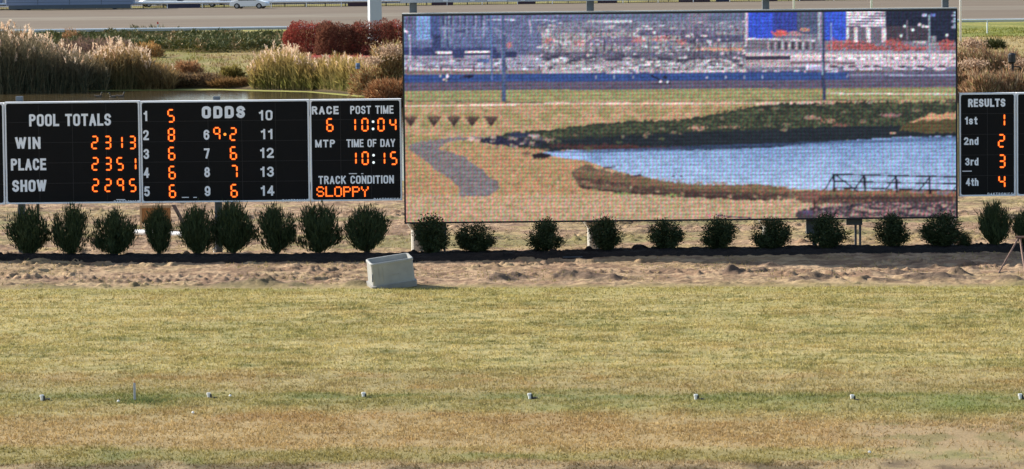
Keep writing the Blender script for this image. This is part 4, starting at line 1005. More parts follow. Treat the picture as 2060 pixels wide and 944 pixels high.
MB().tube((0, 0, -.05), (0, 0, .12), .04, n=10).build('pipe', M_pvc, t); MB().lathe([(.055, .12), (.06, .14), (.05, .18), (.02, .2)], 12).build('cap', M_pvc, t)
X, Y = G(1152, 524)
tag(MB().tube((-.3, 0, .1), (.3, .05, .1), .010, n=8).build('metal_rod', M_steel, None, (float(X), float(Y), 0)), 'thin pale rod lying on the dirt in front of the second pier shrub', 'rod')

# rusty tripod at the right edge
M_rust = mat('rusty_pipe', (.20, .115, .08), .8, noise=.3, scale=8)
X, Y = G(2052, 535); X = float(X); Y = float(Y)
t = thing('tripod_stand', 'rust brown pipe tripod standing in front of the mulch at the right edge', 'tripod', (X, Y, 0))
hz = (538 - 480) * Y / F
fx_, fy_ = G(2008, 549); gx_, gy_ = G(2062, 546)
for (lx, ly) in ((float(fx_) - X, float(fy_) - Y), (float(gx_) - X, float(gy_) - Y), (.25, 1.2)):
    MB().tube((lx, ly, -.03), (lx * .06, 0, hz - .04), .026, n=8).build('leg', M_rust, t)
MB().tube((-.13, 0, hz), (.13, 0, hz), .035, n=8).build('head_bar', M_rust, t)

# ------------------------------------------------------------------ peg row in the lawn
M_peg = mat('white_sleeve', (.80, .80, .80), .4, noise=.08, scale=9); M_dark = mat('dark_hollow_shade', (.03, .03, .03), .9)
pegl = ['leftmost white ground peg, left of the grey stake', 'white ground peg with a brownish tint, next right of the grey stake', 'white ground peg in the lawn below the tub', 'white ground peg in the lawn below the left third of the screen',
        'white ground peg in the lawn below the middle of the screen', 'white ground peg in the lawn left of the bright green patch', 'white ground peg at the right edge of the photo']
for i, (px, py, l) in enumerate(zip((85, 420, 731, 1066, 1400, 1714, 2053), (805, 801, 800, 802, 804, 805, 803), pegl)):
    X, Y = G(px, py)
    t = thing('ground_peg', l, 'peg', (float(X), float(Y), 0), 0, 'white pegs in a line across the lawn')
    MB().lathe([(.034, -.03), (.034, .07), (.044, .075), (.044, .115), (.030, .118), (.028, .06)], 14).build('sleeve', M_peg, t, smooth=False)
    MB().box(.035, .065, -.03, .03, -.01, .09).box(.065, .17, -.12, .02, -.01, .025).build('hollow_shade', M_dark, t)  # dark hollow side, plus a low dark box as the peg's shadow
    t.rotation_euler = (0, math.radians(-6 + 4 * (i % 3)), 0)
X, Y = G(271, 808); X = float(X); Y = float(Y); Sx = Y / F
t = thing('survey_stake', 'flat grey stake with an orange tip stuck upright in the lawn', 'stake', (X, Y, 0), .15)
MB().prism([(-2.3 * Sx, -.05), (2.3 * Sx, -.05), (2.4 * Sx, 37 * Sx), (0, 41 * Sx), (-2.4 * Sx, 37 * Sx)], -.01, .01).build('slat', mat('grey_painted_slat', (.42, .42, .44), .7), t)
MB().prism([(-1.6 * Sx, 38.2 * Sx), (1.6 * Sx, 38.2 * Sx), (1.2 * Sx, 43 * Sx), (-1.2 * Sx, 43 * Sx)], -.012, .012).build('tip', mat('orange_tip', (.6, .28, .12), .7), t)
n = 900
P = np.stack([X + .2 + RNG.normal(size=n) * .28, Y - .05 + RNG.normal(size=n) * .3, np.zeros(n)], 1); D = unit(np.stack([RNG.normal(size=n) * .5, RNG.normal(size=n) * .5, np.ones(n)], 1))
tag(blades('grass_tuft', P, D, .04 + .05 * RNG.random(n), .012 + .01 * RNG.random(n), np.array([[.13, .16, .055]]) * (.6 + RNG.random((n, 1))), M_blade), 'longer green grass tuft round the foot of the grey stake', 'grass', kind='stuff')
for px, py in ((238, 811), (463, 800), (388, 834), (1749, 914)):
    X, Y = G(px, py); tag(MB().lathe([(.02, 0), (.035, .02), (.02, .045), (.004, .05)], 7).build('litter_scrap', M_white, None, (float(X), float(Y), .02)), {238: 'tiny white scrap just left of the stake', 463: 'tiny white scrap right of the brownish peg', 388: 'tiny white scrap on the tan grass', 1749: 'tiny white scrap on bare soil at lower right'}[px], 'scrap')

# ------------------------------------------------------------------ pond edge vegetation
def reed_clump(name, label, px0, px1, base_fn, top_fn, depth, nst, plume_n, cols, leanx=.12, cat='reeds'):
    """stems rooted from the waterline backwards; tops follow top_fn in the photo"""
    px = px0 + (px1 - px0) * RNG.random(nst); dd = RNG.random(nst) ** 1.25 * (depth + 2) - 2
    X0, Y0 = G(px, base_fn(px), WATER); Y = Y0 + dd; X = X0 * Y / Y0
    z = np.maximum(h_far(X, Y), WATER - .1)
    _, zt = W(px, top_fn(px) + 26 * RNG.random(nst) ** 1.4 + 2, Y)
    H = np.maximum(.5, (zt - z)) * (.72 + .28 * RNG.random(nst)); 
    cxm = float(X.mean()); cym = float(Y.mean())
    t = thing(name, label, cat, (cxm, cym, WATER))
    P = np.stack([X - cxm, Y - cym, z - WATER], 1)
    lean = RNG.normal(size=(nst, 2)) * leanx
    D = unit(np.stack([lean[:, 0] + .04, lean[:, 1], np.ones(nst)], 1))
    # stems and several leaves per stem
    k = 4
    Pl = np.repeat(P, k, 0); Dl = np.repeat(D, k, 0); Hl = np.repeat(H, k); f = RNG.random(nst * k)
    Pl = Pl + Dl * (Hl * f * .88)[:, None]
    Dl = unit(Dl + RNG.normal(size=(nst * k, 3)) * np.array([.55, .55, .25]))
    tt = f + .25 * (RNG.random(nst * k) - .5)
    c = mixc(alb(cols[0]), alb(cols[1]), np.clip(tt, 0, 1)) * (.55 + .7 * RNG.random((nst * k, 1)))
    blades('leaves', Pl, Dl, .35 + .5 * RNG.random(nst * k), .035 + .04 * RNG.random(nst * k), c, M_reed, t)['kind'] = 'stuff'
    c = mixc(alb(cols[0]), alb(cols[2]), RNG.random(nst)) * (.6 + .6 * RNG.random((nst, 1)))
    blades('stems', P, D, H, .03 + .02 * RNG.random(nst), c, M_reed, t, diamond=False)['kind'] = 'stuff'
    # plumes: tufted heads of drooping hairs
    idx = RNG.choice(nst, plume_n, replace=False); m_ = 16
    T = P[idx] + D[idx] * (H[idx] * np.where(RNG.random(plume_n) < .4, .55 + .4 * RNG.random(plume_n), .96))[:, None]
    hd = unit(D[idx] + np.stack([RNG.normal(size=plume_n) * .18 - .12, RNG.normal(size=plume_n) * .1, np.zeros(plume_n)], 1)); Lp = .45 + .3 * RNG.random(plume_n)
    Tp = np.repeat(T, m_, 0) + np.repeat(hd, m_, 0) * (np.repeat(Lp, m_) * np.tile(np.linspace(0, .75, m_), plume_n))[:, None]
    Dp = unit(np.repeat(hd, m_, 0) * 1.2 + RNG.normal(size=(plume_n * m_, 3)) * .45)
    cp = np.repeat(mixc(lin((252, 230, 204)) * .85, lin((236, 200, 164)) * .8, RNG.random(plume_n)), m_, 0)
    blades('plumes', Tp, Dp, .18 + .1 * RNG.random(plume_n * m_), .055 + .04 * RNG.random(plume_n * m_), cp, M_plume, t)['kind'] = 'stuff'
    return t
sh = lambda p: np.interp(p, [-700, 0, 200, 450, 620, 720, 800], [188, 184, 180, 179, 183, 191, 203])
gr = ((112, 120, 92), (156, 138, 108), (196, 172, 130)); go = ((150, 152, 84), (226, 192, 120), (236, 210, 146))
reed_clump('reed_bed', 'tall dark reed bed with pale plumes at the left edge of the pond', -420, 178, lambda p: sh(p) + 1, lambda p: np.interp(p, [-420, -60, 0, 60, 120, 180], [26, 30, 38, 52, 88, 112]), 9, 11600, 380, gr)
reed_clump('reed_bed', 'lower dark reeds with scattered plumes in the middle left pond bank', 120, 215, lambda p: sh(p), lambda p: np.interp(p, [120, 160, 215], [92, 104, 106]), 7, 2000, 40, gr)
reed_clump('reed_bed', 'reed clump with dense pale plumes leaning over green brown stems above the ducks', 190, 300, lambda p: sh(p) - 1, lambda p: np.interp(p, [190, 225, 270, 300], [100, 80, 84, 116]), 6, 3000, 120, ((124, 122, 80), (206, 168, 112), (220, 190, 136)))
reed_clump('reed_bed', 'short golden brown reeds without plumes right of the plumed clump', 285, 350, lambda p: sh(p) - 1, lambda p: np.interp(p, [285, 310, 350], [112, 122, 148]), 5, 1500, 4, ((150, 120, 78), (206, 168, 112), (220, 190, 136)))
reed_clump('reed_bed', 'domed golden reed clump crowned with cream plumes in front of the red hedge', 506, 628, lambda p: sh(p) - 2, lambda p: np.interp(p, [506, 530, 560, 590, 628], [136, 104, 90, 96, 122]), 5, 3200, 150, go)
reed_clump('reed_bed', 'second golden reed clump right of the domed one with fewer plumes', 622, 742, lambda p: sh(p) - 3, lambda p: np.interp(p, [622, 650, 690, 742], [130, 114, 108, 126]), 5, 3000, 70, go)

def brush(name, label, pxc, pyb, wpx, hpx, n, cols, m, tw=.05, L=(.15, .35), deep=1.0, cat='bush', zb=None, up=.4, stems=True, shape=.6, shell=False):
    """rounded twiggy or leafy bush"""
    z = 0.
    for _ in range(6):
        X, Y = G(pxc, pyb, z); X = float(X); Y = float(Y); z = .5 * z + .5 * max(WATER, float(h_far(np.array([X]), np.array([Y]))[0]))
    s = F / Y; w = wpx / s / 2; h = hpx / s
    t = thing(name, label, cat, (X, Y, z))
    a = RNG.random(n) * 2 * np.pi; ct = RNG.random(n); r = RNG.random(n) ** (.12 if shell else .35)
    ph_ = np.arccos(1 - ct * 1.0)
    lump = 1 + (.2 if shell else .35) * (fbm(a * 1.2 + pxc, ph_ * 2.5, 3, int(pxc) % 50) - .5) * 2
    rr_ = r * lump
    P = np.stack([w * rr_ * np.sin(ph_) ** shape * np.cos(a), w * deep * rr_ * np.sin(ph_) ** shape * np.sin(a), h * .95 * rr_ * np.cos(ph_)], 1)
    D = unit(P / np.array([w, w * deep, h]) + RNG.normal(size=(n, 3)) * .5 + np.array([0, 0, up]))
    k = len(cols); ci = RNG.integers(0, k, n); cc = np.array([alb(c) for c in cols])[ci] * (.7 + .6 * RNG.random((n, 1)))
    blades('foliage', P, D, L[0] + (L[1] - L[0]) * RNG.random(n), tw * (.6 + .8 * RNG.random(n)), cc, m, t)
    if stems:
        mb = MB()
        for q in range(7):
            b2 = RNG.random() * 6.28; mb.tube((0, 0, -.1), (w * .6 * math.cos(b2), w * deep * .6 * math.sin(b2), h * .6), .04, .012, 5)
        mb.build('stem', M_bark, t)
    return t
# red hedge
red = [(200, 96, 82), (182, 84, 76), (166, 78, 70), (200, 122, 100)]; dkr = [(160, 104, 84), (146, 92, 76), (176, 126, 100), (128, 82, 68)]
brush('red_bush', 'bright red rounded bush at the left end of the red hedge', 628, 108, 118, 66, 19000, red, M_redleaf, .06, (.07, .17), .8, shape=.4, up=.15, shell=True)
brush('red_bush', 'darker red brown bush in the middle of the red hedge', 676, 111, 90, 68, 18000, dkr, M_redleaf, .06, (.07, .17), .8, shape=.4, up=.15, shell=True)
brush('red_bush', 'dark red bush right of the middle of the hedge below the grey column', 748, 110, 100, 68, 19000, dkr + red[:1], M_redleaf, .06, (.07, .17), .8, shape=.4, up=.15, shell=True)
brush('red_bush', 'red bush at the right end of the hedge against the big screen', 812, 108, 96, 66, 16000, red + dkr[:1], M_redleaf, .06, (.07, .17), .8, shape=.4, up=.15, shell=True)
# juniper ground cover as one mass
n = 75000
px = 40 + 550 * RNG.random(n); top = np.interp(px, [40, 120, 300, 400, 580], [73, 70, 68, 71, 72]); bot = np.interp(px, [40, 330, 400, 500, 575], [106, 106, 110, 109, 106])
u = RNG.random(n); py = top + (bot - top) * u + 6
X, Y = G(px, py); z = h_far(X, Y); hh = .2 + 2.1 * np.maximum(0, fbm(X * .45, Y * .16, 3, 130) - .25) * np.interp(u, [0, .25, 1], [.45, .8, 1])
lift = RNG.random(n) ** .4; hh = hh * (.55 + .9 * fbm(X * 1.3, Y * .5, 3, 133))
P = np.stack([X, Y, z + hh * lift * .8], 1); D = unit(np.stack([RNG.normal(size=n) * .9 - .25, RNG.normal(size=n) * .6 - .2, .25 + .6 * RNG.random(n)], 1))
cc = mixc(alb((84, 98, 54)), alb((156, 150, 90)), RNG.random(n) ** 1.3); cc = mixc(cc, alb((196, 166, 120)), (sst(.56, .66, fbm(X * .6, Y * .25, 3, 131)) * (RNG.random(n) < .4)))
o = blades('juniper_cover', P, D, .2 + .3 * RNG.random(n), .07 + .08 * RNG.random(n), cc, M_leaf); tag(o, 'dark green spreading juniper ground cover on the far bank below the white rail', 'ground cover', kind='stuff')
# spikes against the rail
brush('juniper_bush', 'spiky juniper sprays poking above the white rail', 295, 70, 90, 14, 900, [(116, 120, 70), (140, 124, 80)], M_leaf, .08, (.3, .6), 1, up=.2)
# brown brush between reeds and juniper
brush('brown_brush', 'grey purple twiggy brush behind the left reeds', 195, 140, 170, 62, 9000, [(150, 122, 112), (130, 104, 96), (170, 140, 116)], M_reed, .05, (.2, .5), .7)
brush('orange_bush', 'orange autumn bush among the plumes at the far left', 28, 150, 70, 84, 4500, [(214, 128, 60), (200, 140, 70), (184, 104, 56)], M_redleaf, .07, (.2, .4), .8)
brush('tan_bush', 'small tan feathery bush in front of the juniper at left', 142, 95, 40, 34, 1500, [(206, 160, 118), (190, 146, 100)], M_reed, .05, (.2, .4), .8)
brush('orange_bush', 'small orange bush behind the plumed reed clump', 300, 116, 56, 28, 1300, [(226, 170, 104), (206, 150, 90), (190, 160, 104)], M_reed, .06, (.2, .45), .8)
brush('russet_bush', 'low russet bush on the grassy slope by the water', 378, 148, 50, 24, 1100, [(206, 156, 112), (186, 140, 100)], M_reed, .06, (.2, .4), .8)
brush('green_bush', 'small rounded yellow green bush on the slope', 466, 158, 44, 20, 1300, [(180, 168, 92), (160, 144, 80), (140, 124, 70)], M_reed, .06, (.2, .4), .8)
brush('brown_brush', 'low dark brown scrub along the waterline right of the short reeds', 392, 172, 130, 22, 5000, [(150, 120, 86), (130, 106, 84), (180, 146, 104)], M_reed, .05, (.2, .4), .4)
brush('brown_brush', 'thin dry scrub at the waterline between bush and domed reeds', 470, 173, 100, 12, 2400, [(176, 136, 90), (150, 116, 70)], M_reed, .05, (.2, .4), .4)
brush('brown_brush', 'dry brown scrub on the waterline between the short reeds and the low russet bush', 350, 176, 60, 24, 2600, [(170, 136, 96), (140, 112, 80), (190, 160, 112)], M_reed, .05, (.2, .45), .5)
# weeds against the screen
wd = [(226, 188, 134), (206, 162, 114), (180, 140, 100), (186, 172, 106), (214, 196, 146)]
brush('dry_weeds', 'tall tan weeds with fluffy tops beside the left edge of the big screen', 785, 176, 76, 84, 8000, wd, M_reed, .05, (.2, .5), .8)
brush('dry_weeds', 'lower russet weeds between second reed clump and the screen', 752, 192, 90, 56, 6000, wd + [(170, 100, 64)], M_reed, .05, (.2, .45), .8)
brush('dry_weeds', 'orange brown weeds at the foot of the screen edge above the POST TIME panel', 788, 214, 100, 52, 6500, [(186, 128, 82), (160, 110, 76), (200, 160, 116)], M_reed, .05, (.2, .45), .8)
def fluff(pxc, py, wpx, hpx, n, label, Y=None):
    X, Yg = G(pxc, py); Yg = float(Yg) if Y is None else Y
    cx, cz = W(pxc, py, Yg); s = Yg / F
    a = RNG.normal(size=(n, 3)) * np.array([wpx * s * .3, .4, hpx * s * .3]); D = unit(RNG.normal(size=(n, 3)) + np.array([0, 0, .3]))
    cc = mixc(alb((236, 206, 178)), alb((206, 170, 140)), RNG.random(n))
    return tag(blades('seed_heads', a, D, .1 + .12 * RNG.random(n), .07 + .05 * RNG.random(n), cc, M_plume, None, (float(cx), Yg, float(cz))), label, 'seed heads', kind='stuff')
Yw = float(G(785, 176)[1]) - .6
fluff(788, 103, 46, 20, 700, 'fluffy cream seed heads on the weeds against the screen edge', Yw); fluff(750, 122, 30, 14, 260, 'pale seed heads on weeds just right of the second reed clump', Yw - 2)
# right-hand weeds
rw = [(206, 156, 120), (216, 176, 138), (180, 138, 108), (230, 204, 166), (168, 140, 108), (176, 164, 112)]
for (px, pb, w, h, l) in ((1950, 190, 90, 92, 'tall rusty weeds against the right edge of the big screen'), (2010, 192, 90, 88, 'rusty weeds above the RESULTS board'), (2065, 192, 90, 82, 'rusty weeds at the right edge of the photo above the boards'), (1935, 205, 80, 60, 'lower brown weeds right beside the screen frame'), (2040, 208, 110, 58, 'front row of brown weeds above the right boards'), (1985, 210, 90, 60, 'dull brown weeds directly above the word RESULTS')):
    brush('rusty_weeds', l, px, pb, w, h, 8000, rw, M_reed, .05, (.25, .55), .8, up=.9, shape=.4)
for px, py, w, h, l in ((1955, 88, 40, 16, 'cream fluffy seed heads topping the weeds by the white pole'), (1955, 128, 50, 14, 'pale seed heads midway up the weeds by the screen edge'), (1970, 165, 52, 22, 'whitish seed heads low in the weeds above RESULTS'), (2045, 170, 46, 24, 'whitish seed heads low at the right edge'), (2050, 128, 40, 14, 'pale seed heads in the weeds near the right edge')):
    fluff(px, py, w, h, 420, l, 232.)
brush('juniper_bush', 'dark green juniper spray leaning over the tan path at right', 1998, 100, 44, 15, 900, [(100, 108, 60), (120, 116, 70)], M_leaf, .08, (.3, .6), .8, up=.1)
X, Y = G(1983, 185); t = thing('black_hydrant', 'black pipe stand with a hanging ring among the rusty weeds', 'standpipe', (float(X), 231, -.1)); s_ = 231 / F
MB().tube((0, 0, 0), (0, 0, 88 * s_), .07, n=8).build('pipe', M_black, t); MB().lathe([(.12, 0), (.22, .1), (.22, .5), (.1, .6)], 10, (-.05, 0, 80 * s_)).build('head', M_black, t)
mb = MB(); pts = [(.35 * math.cos(a) + .2, -.05, .35 * math.sin(a) + 62 * s_) for a in np.linspace(0, 2 * math.pi, 15)]; mb.path([tuple(p) for p in pts], .035, 6).build('ring', M_black, t)
X, Y = G(720, 150); t = tag(MB().lathe([(.08, -.18), (.13, -.17), (.14, 0), (.13, .17), (.08, .18)], 14).build('blue_drum', mat('faded_blue_plastic', (.12, .2, .36), .5), None, (float(W(720, 132, 262)[0]), 262, float(W(720, 133, 262)[1]))), 'small faded blue drum caught in the weeds right of the reeds', 'drum')
MB().lathe([(.142, -.03), (.147, 0), (.142, .03)], 14, caps=False).build('hoop', M_steel, t)
# algae along the far shore
pts = []; xs_ = np.linspace(float(G(170, 178, WATER)[0]), float(G(790, 203, WATER)[0]), 160)
ys = shore(xs_); wv = .5 + 1.2 * fbm(xs_ * .3, xs_ * 0, 3, 140); V = []
for x_, y_, w_ in zip(xs_, ys, wv): V += [(x_, y_ - 1.6 - w_, WATER + .012), (x_, y_ + .5, WATER + .012)]
me = npmesh('algae_rim', V, [(2 * i, 2 * i + 2, 2 * i + 3, 2 * i + 1) for i in range(159)], np.tile(alb((178, 176, 92)), (320, 1)))
tag(link('algae_rim', me, vmat('floating_algae', scale=6, amt=.5)), 'yellow green algae rim floating along the far shore', 'algae', kind='stuff')
# dry grass on the far bank
n = 60000
x = -40 + 90 * RNG.random(n); y = 268 + 110 * RNG.random(n); px, py = proj(x, y, 0 * x); k = (y > shore(x) + .3) & (fbm(x * .4, y * .2, 3, 150) > .45) & ~((px > 60) & (px < 575) & (py < 104) & (py > 62)) & (px < 2200); x, y = x[k], y[k]; n = len(x)
P = np.stack([x, y, h_far(x, y)], 1); D = unit(np.stack([RNG.normal(size=n) * .5, RNG.normal(size=n) * .5, np.ones(n)], 1))
tag(blades('bank_grass', P, D, .12 + .18 * RNG.random(n), .05 + .05 * RNG.random(n), bank_col(x, y) * (.8 + .6 * RNG.random((n, 1))), M_blade, diamond=False), 'rough dry grass on the bank beyond the pond', 'grass', kind='stuff')
# ducks
M_duck = mat('duck_brown', (.11, .085, .06), .8, noise=.3, scale=12); M_duckh = mat('duck_dark', (.04, .045, .035), .7); M_bill = mat('duck_bill', (.35, .28, .06), .6)
for px, py, rz, l in ((197, 196, .2, 'dark duck swimming alone, left of the pair'), (228, 196.5, 3.3, 'duck of the close pair, the left one'), (242, 195.5, 0.1, 'duck of the close pair, the right one')):
    X, Y = G(px, py, WATER); t = thing('duck', l, 'duck', (float(X), float(Y), WATER), rz, 'ducks on the pond')
    prof = [(.01, -.26), (.05, -.2), (.10, -.08), (.12, .05), (.10, .16), (.05, .23), (.01, .26)]
    n_ = 10; V = []; Fc = []
    for r_, xx in prof:
        for i in range(n_): a = 2 * math.pi * i / n_; V.append((xx, r_ * math.cos(a), .04 + r_ * .85 * math.sin(a) + (.08 if xx < -.15 else 0) + (.02 if xx > .2 else 0)))
    for q in range(len(prof) - 1):
        for i in range(n_): Fc.append((q * n_ + i, q * n_ + (i + 1) % n_, (q + 1) * n_ + (i + 1) % n_, (q + 1) * n_ + i))
    mb = MB().add(V, Fc); mb.tube((.17, 0, .1), (.23, 0, .25), .045, .035, 8); mb.build('body', M_duck, t, smooth=True)
    MB().lathe([(.01, -.06), (.045, -.03), (.055, 0), (.045, .035), (.01, .055)], 10, (.25, 0, .28)).build('head', M_duckh, t, smooth=True); MB().tube((.29, 0, .27), (.37, 0, .25), .02, .012, 6).build('bill', M_bill, t)

# ------------------------------------------------------------------ track side
M_rail = mat('white_rail', (.88, .90, .92), .4, noise=.05, scale=1); M_iron = mat('black_iron', (.02, .02, .022), .6)
# inner rail
xsr = np.linspace(-75, 75, 31)
foot = curve([(-900, 98), (0, 88), (300, 84), (1030, 76), (1986, 66), (3000, 55)])
t = thing('inner_rail', 'long white racing rail on posts along the near side of the track', 'rail', (0, 385, 0))
mb = MB(); mb2 = MB()
for xa, xb in zip(xsr[:-1], xsr[1:]):
    ya, yb_ = float(foot(xa)) - 385, float(foot(xb)) - 385
    for m__, z_, r_ in ((mb, 1.12, .075),): m__.tube((xa, ya, z_), (xb, yb_, z_), r_, n=8, cap=False)
    mb2.add([(xa, ya - .02, .93), (xb, yb_ - .02, .93), (xb, yb_ - .02, 1.06), (xa, ya - .02, 1.06), (xa, ya + .02, .93), (xb, yb_ + .02, .93), (xb, yb_ + .02, 1.06), (xa, ya + .02, 1.06)], [(0, 1, 2, 3), (7, 6, 5, 4), (0, 4, 5, 1), (3, 2, 6, 7)])
mb.build('rail', M_rail, t, smooth=True); mb2.build('rail_shade_strip', mat('grey_rail_shade', (.36, .38, .40), .5), t)  # grey strip under the rail carries its shaded side as colour
X1986 = float(G(1986, 66)[0]); px_ = MB().tube((0, 0, -.2), (0, 0, 1.1), .06, n=8)
o = px_.build('post', M_rail, t, (X1986, float(foot(X1986)) - 385, 0)); me = o.data
for k in range(1, 9):
    for s_ in (-1, 1):
        X = X1986 + s_ * k * 7.3
        if abs(X) < 70: link('post', me, None, t, (X, float(foot(X)) - 385, 0))
# outer rail
t = thing('outer_rail', 'white pipe rail on short posts along the far side of the track', 'rail', (0, 478, 0))
mb = MB(); xsr = np.linspace(-90, 90, 37)
oe = lambda x: outer_edge(x) - .4
for xa, xb in zip(xsr[:-1], xsr[1:]): mb.tube((xa, float(oe(xa)) - 478, .70), (xb, float(oe(xb)) - 478, .70), .15, n=8, cap=False)
mb.build('rail', M_rail, t, smooth=True)
pm = MB().box(-.04, .04, -.04, .04, -.1, .65); first = None
for px in (4, 79, 152, 226, 302, 376, 449, 522, 596, 670, 744, 818, 893, 967, 1042, 1116, 1191, 1266, 1341, 1416, 1494, 1568, 1644, 1718, 1792):
    X = float(W(px, 12, 478)[0]); loc = (X, float(oe(X)) - 478, 0)
    if first is None: first = pm.build('post', M_rail, t, loc)
    else: link('post', first.data, None, t, loc)
# picket fence with banners
t = thing('picket_fence', 'low black picket fence with dark maroon banners behind the track', 'fence', (0, 480, 0))
fe = lambda x: outer_edge(x) + .9
mb = MB(); X = -62.
while X < 55:
    y_ = float(fe(X)) - 480; mb.box(X - .013, X + .013, y_ - .013, y_ + .013, 0, .5); X += .22
mb.build('pickets', M_iron, t)['kind'] = 'stuff'
mb = MB()
for xa, xb in zip(xsr[:-1], xsr[1:]):
    for z_ in (.06, .5): mb.tube((xa, float(fe(xa)) - 480, z_), (xb, float(fe(xb)) - 480, z_), .03, n=5, cap=False)
mb.build('rail', M_iron, t)
pm = None
for k in range(48):
    X = float(W(-6 + 42.8 * k, 14, 479)[0]); loc = (X, float(fe(X)) - 480, 0)
    if pm is None: pm = MB().box(-.05, .05, -.05, .05, -.1, .56).build('post', M_iron, t, loc)
    else: link('post', pm.data, None, t, loc)
M_ban = mat('maroon_banner', (.035, .015, .03), .7, noise=.2, scale=1); M_ban2 = mat('navy_banner', (.015, .02, .06), .7)
for a, b_, mm_ in ((302, 372, M_ban2), (684, 730, M_ban), (860, 893, M_ban), (894, 906, M_ban), (1042, 1080, M_ban), (1212, 1254, M_ban), (1385, 1416, M_ban), (1417, 1452, M_ban), (1464, 1492, M_ban2), (1566, 1596, M_ban), (1640, 1700, M_ban)):
    xa = float(W(a, 12, 479)[0]); xb = float(W(b_, 12, 479)[0])
    ya, yb_ = float(fe(xa)) - 480 - .06, float(fe(xb)) - 480 - .06
    MB().add([(xa, ya, .02), (xb, yb_, .02), (xb, yb_, .52), (xa, ya, .52), (xa, ya + .02, .02), (xb, yb_ + .02, .02), (xb, yb_ + .02, .52), (xa, ya + .02, .52)], [(0, 1, 2, 3), (7, 6, 5, 4), (0, 4, 5, 1), (3, 2, 6, 7), (1, 5, 6, 2), (0, 3, 7, 4)]).build('banner', mm_, t)
# red and white marker post at the inner rail
X, Y = G(315, 70); s_ = float(Y) / F
t = thing('track_marker', 'small red and white marker post standing at the inner rail', 'marker post', (float(X), float(Y) + 1.5, 0))
MB().box(-.06, .06, -.05, .05, 0, 20 * s_).build('post', M_white, t); MB().box(-.065, .065, -.055, .055, 20 * s_, 25 * s_).build('top', mat('red_marker_paint', (.6, .06, .05), .5), t)
# tall box column and thin poles
X, Z = W(754, 40, 352); t = thing('box_column', 'wide pale grey square column rising behind the red hedge', 'column', (float(X), 352, 0), math.radians(13))
MB().box(-.5, .5, -.5, .5, -.1, 9.).build('shaft', mat('pale_grey_column', (.42, .47, .52), .5, noise=.05, scale=.5), t)
MB().tube((.1, -.55, 1.35), (.1, -.5, 1.35), .09, n=8).build('bolt', M_rust, t); MB().box(-.62, .62, -.62, .62, -.1, .12).build('foot_plate', M_steel, t)
for px, pb, l in ((1597, 60, 'thin white pole rising above the screen top, the left one of two'), (1753, 60, 'thin white pole above the screen top over the striped building, the right one of two'), (1932, 92, 'tall thin white pole right beside the big screen')):
    X, Y = G(px, pb); X = float(X); Y = float(Y); q = thing('white_pole', l, 'pole', (X, Y, 0), 0, 'thin white poles behind the screen')
    X = float(W(px, 10, Y)[0]); q.location.x = X
    MB().tube((0, 0, -.1), (0, 0, 11), .10 * Y / 347, .07, 12).build('shaft', M_rail, q, smooth=True); MB().lathe([(.2, 0), (.2, .06), (.12, .1)], 12).build('base', M_steel, q)

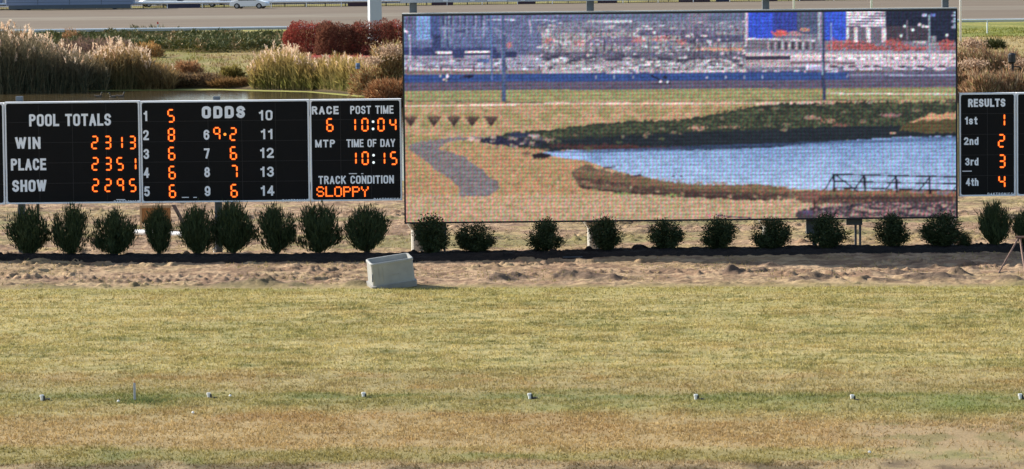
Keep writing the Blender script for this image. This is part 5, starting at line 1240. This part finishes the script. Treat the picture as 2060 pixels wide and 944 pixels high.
# ------------------------------------------------------------------ vehicles beyond
M_tyre = mat('tyre_rubber', (.02, .02, .02), .8); M_rim = mat('wheel_rim', (.35, .35, .37), .3, .6); M_glass = mat('car_glass', (.02, .025, .03), .08)
def wheels(t, lst, r=.33, w=.22):
    for x, y in lst:
        o = MB().tube((x, y - w / 2, r), (x, y + w / 2, r), r, n=18).build('wheel', M_tyre, t)
        MB().tube((x, y - w / 2 - .01, r), (x, y + w / 2 + .01, r), r * .6, n=12).build('rim', M_rim, o)
def car(label, loc, rz, paint):
    t = thing('parked_car', label, 'car', loc, rz, 'vehicles parked behind the track fence')
    prof = [(-2.25, .32), (-2.28, .62), (-2.1, .86), (-1.4, .95), (-.85, 1.38), (.5, 1.42), (1.25, .98), (2.05, .80), (2.25, .6), (2.22, .32), (1.75, .28), (1.65, .5), (1.35, .62), (1.05, .5), (.95, .26), (-.95, .26), (-1.05, .5), (-1.35, .62), (-1.65, .5), (-1.75, .28)]
    MB().prism(prof, -.86, .86).build('body', paint, t, bevel=.05)
    for s in (-1, 1):
        MB().prism([(-1.25, .96), (-.8, 1.30), (.42, 1.34), (1.05, .98)], s * .866, s * .872).build('window', M_glass, t)
        MB().box(2.2, 2.27, s * .6 - .15, s * .6 + .15, .58, .7).build('headlight', mat('lamp_glass', (.7, .7, .7), .2) if 'lamp_glass' not in bpy.data.materials else bpy.data.materials['lamp_glass'], t)
    MB().add([(1.22, -.7, 1.0), (1.22, .7, 1.0), (.56, .66, 1.4), (.56, -.66, 1.4)], [(0, 1, 2, 3)]).build('windscreen', M_glass, t, (0.02, 0, .02))
    wheels(t, [(sx * 1.37, sy * .76) for sx in (-1, 1) for sy in (-1, 1)])
    return t
M_carw = mat('white_car_paint', (.82, .82, .80), .25); M_navy = mat('navy_paint', (.02, .018, .075), .35, noise=.1, scale=.3); M_trl = mat('trailer_blue_grey', (.20, .25, .36), .5, noise=.12, scale=.4)
def at(px, Y): return float(W(px, 8, Y)[0])
car('white car parked beyond the fence, leftmost and mostly hidden', (at(318, 512), 512, .02), math.radians(200), M_carw)
car('long white car in the middle of the parked white cars', (at(405, 509), 509, .02), math.radians(178), M_carw)
car('white car nearest the fence, right of the other two', (at(503, 496), 496, .02), math.radians(-14), M_carw)
def trailer(label, x0, x1, Y, m, seams, deck=.55, h=3.6):
    a = at(x0, Y); b_ = at(x1, Y); c = (a + b_) / 2; L = (b_ - a) / 2
    t = thing('box_trailer', label, 'trailer', (c, Y, .02), 0, 'vehicles parked behind the track fence')
    MB().box(-L, L, 0, 2.5, deck, h).build('box_body', m, t, bevel=.04, seg=1)
    for z in np.arange(deck + .35, h - .2, .32): MB().box(-L + .1, L - .1, -.02, -.003, z, z + .03).build('side_rib', M_trl if m is not M_trl else M_steel, t)
    for k in range(seams): x_ = -L + 2 * L * (k + 1) / (seams + 1); MB().box(x_ - .03, x_ + .03, -.025, -.004, deck + .05, h - .1).build('post_strip', M_steel, t)
    wheels(t, [(-L * .8, .3), (-L * .65, .3), (L * .7, .3), (-L * .8, 2.2), (L * .7, 2.2)], .45, .25)
    MB().box(-L + .3, L - .3, .04, .06, .12, deck).build('side_skirt', M_steel, t)
    return t
trailer('blue grey box trailer parked behind the fence at the far left', 12, 268, 500, M_trl, 3)
trailer('blue trailer end cut off at the left edge of the photo', -220, 5, 503, M_trl, 2)
trailer('long navy trailer behind the white cars', 300, 470, 520, M_navy, 3, .9)
trailer('long navy trailer behind the white rail left of the grey column', 480, 760, 524, M_navy, 4, .9)
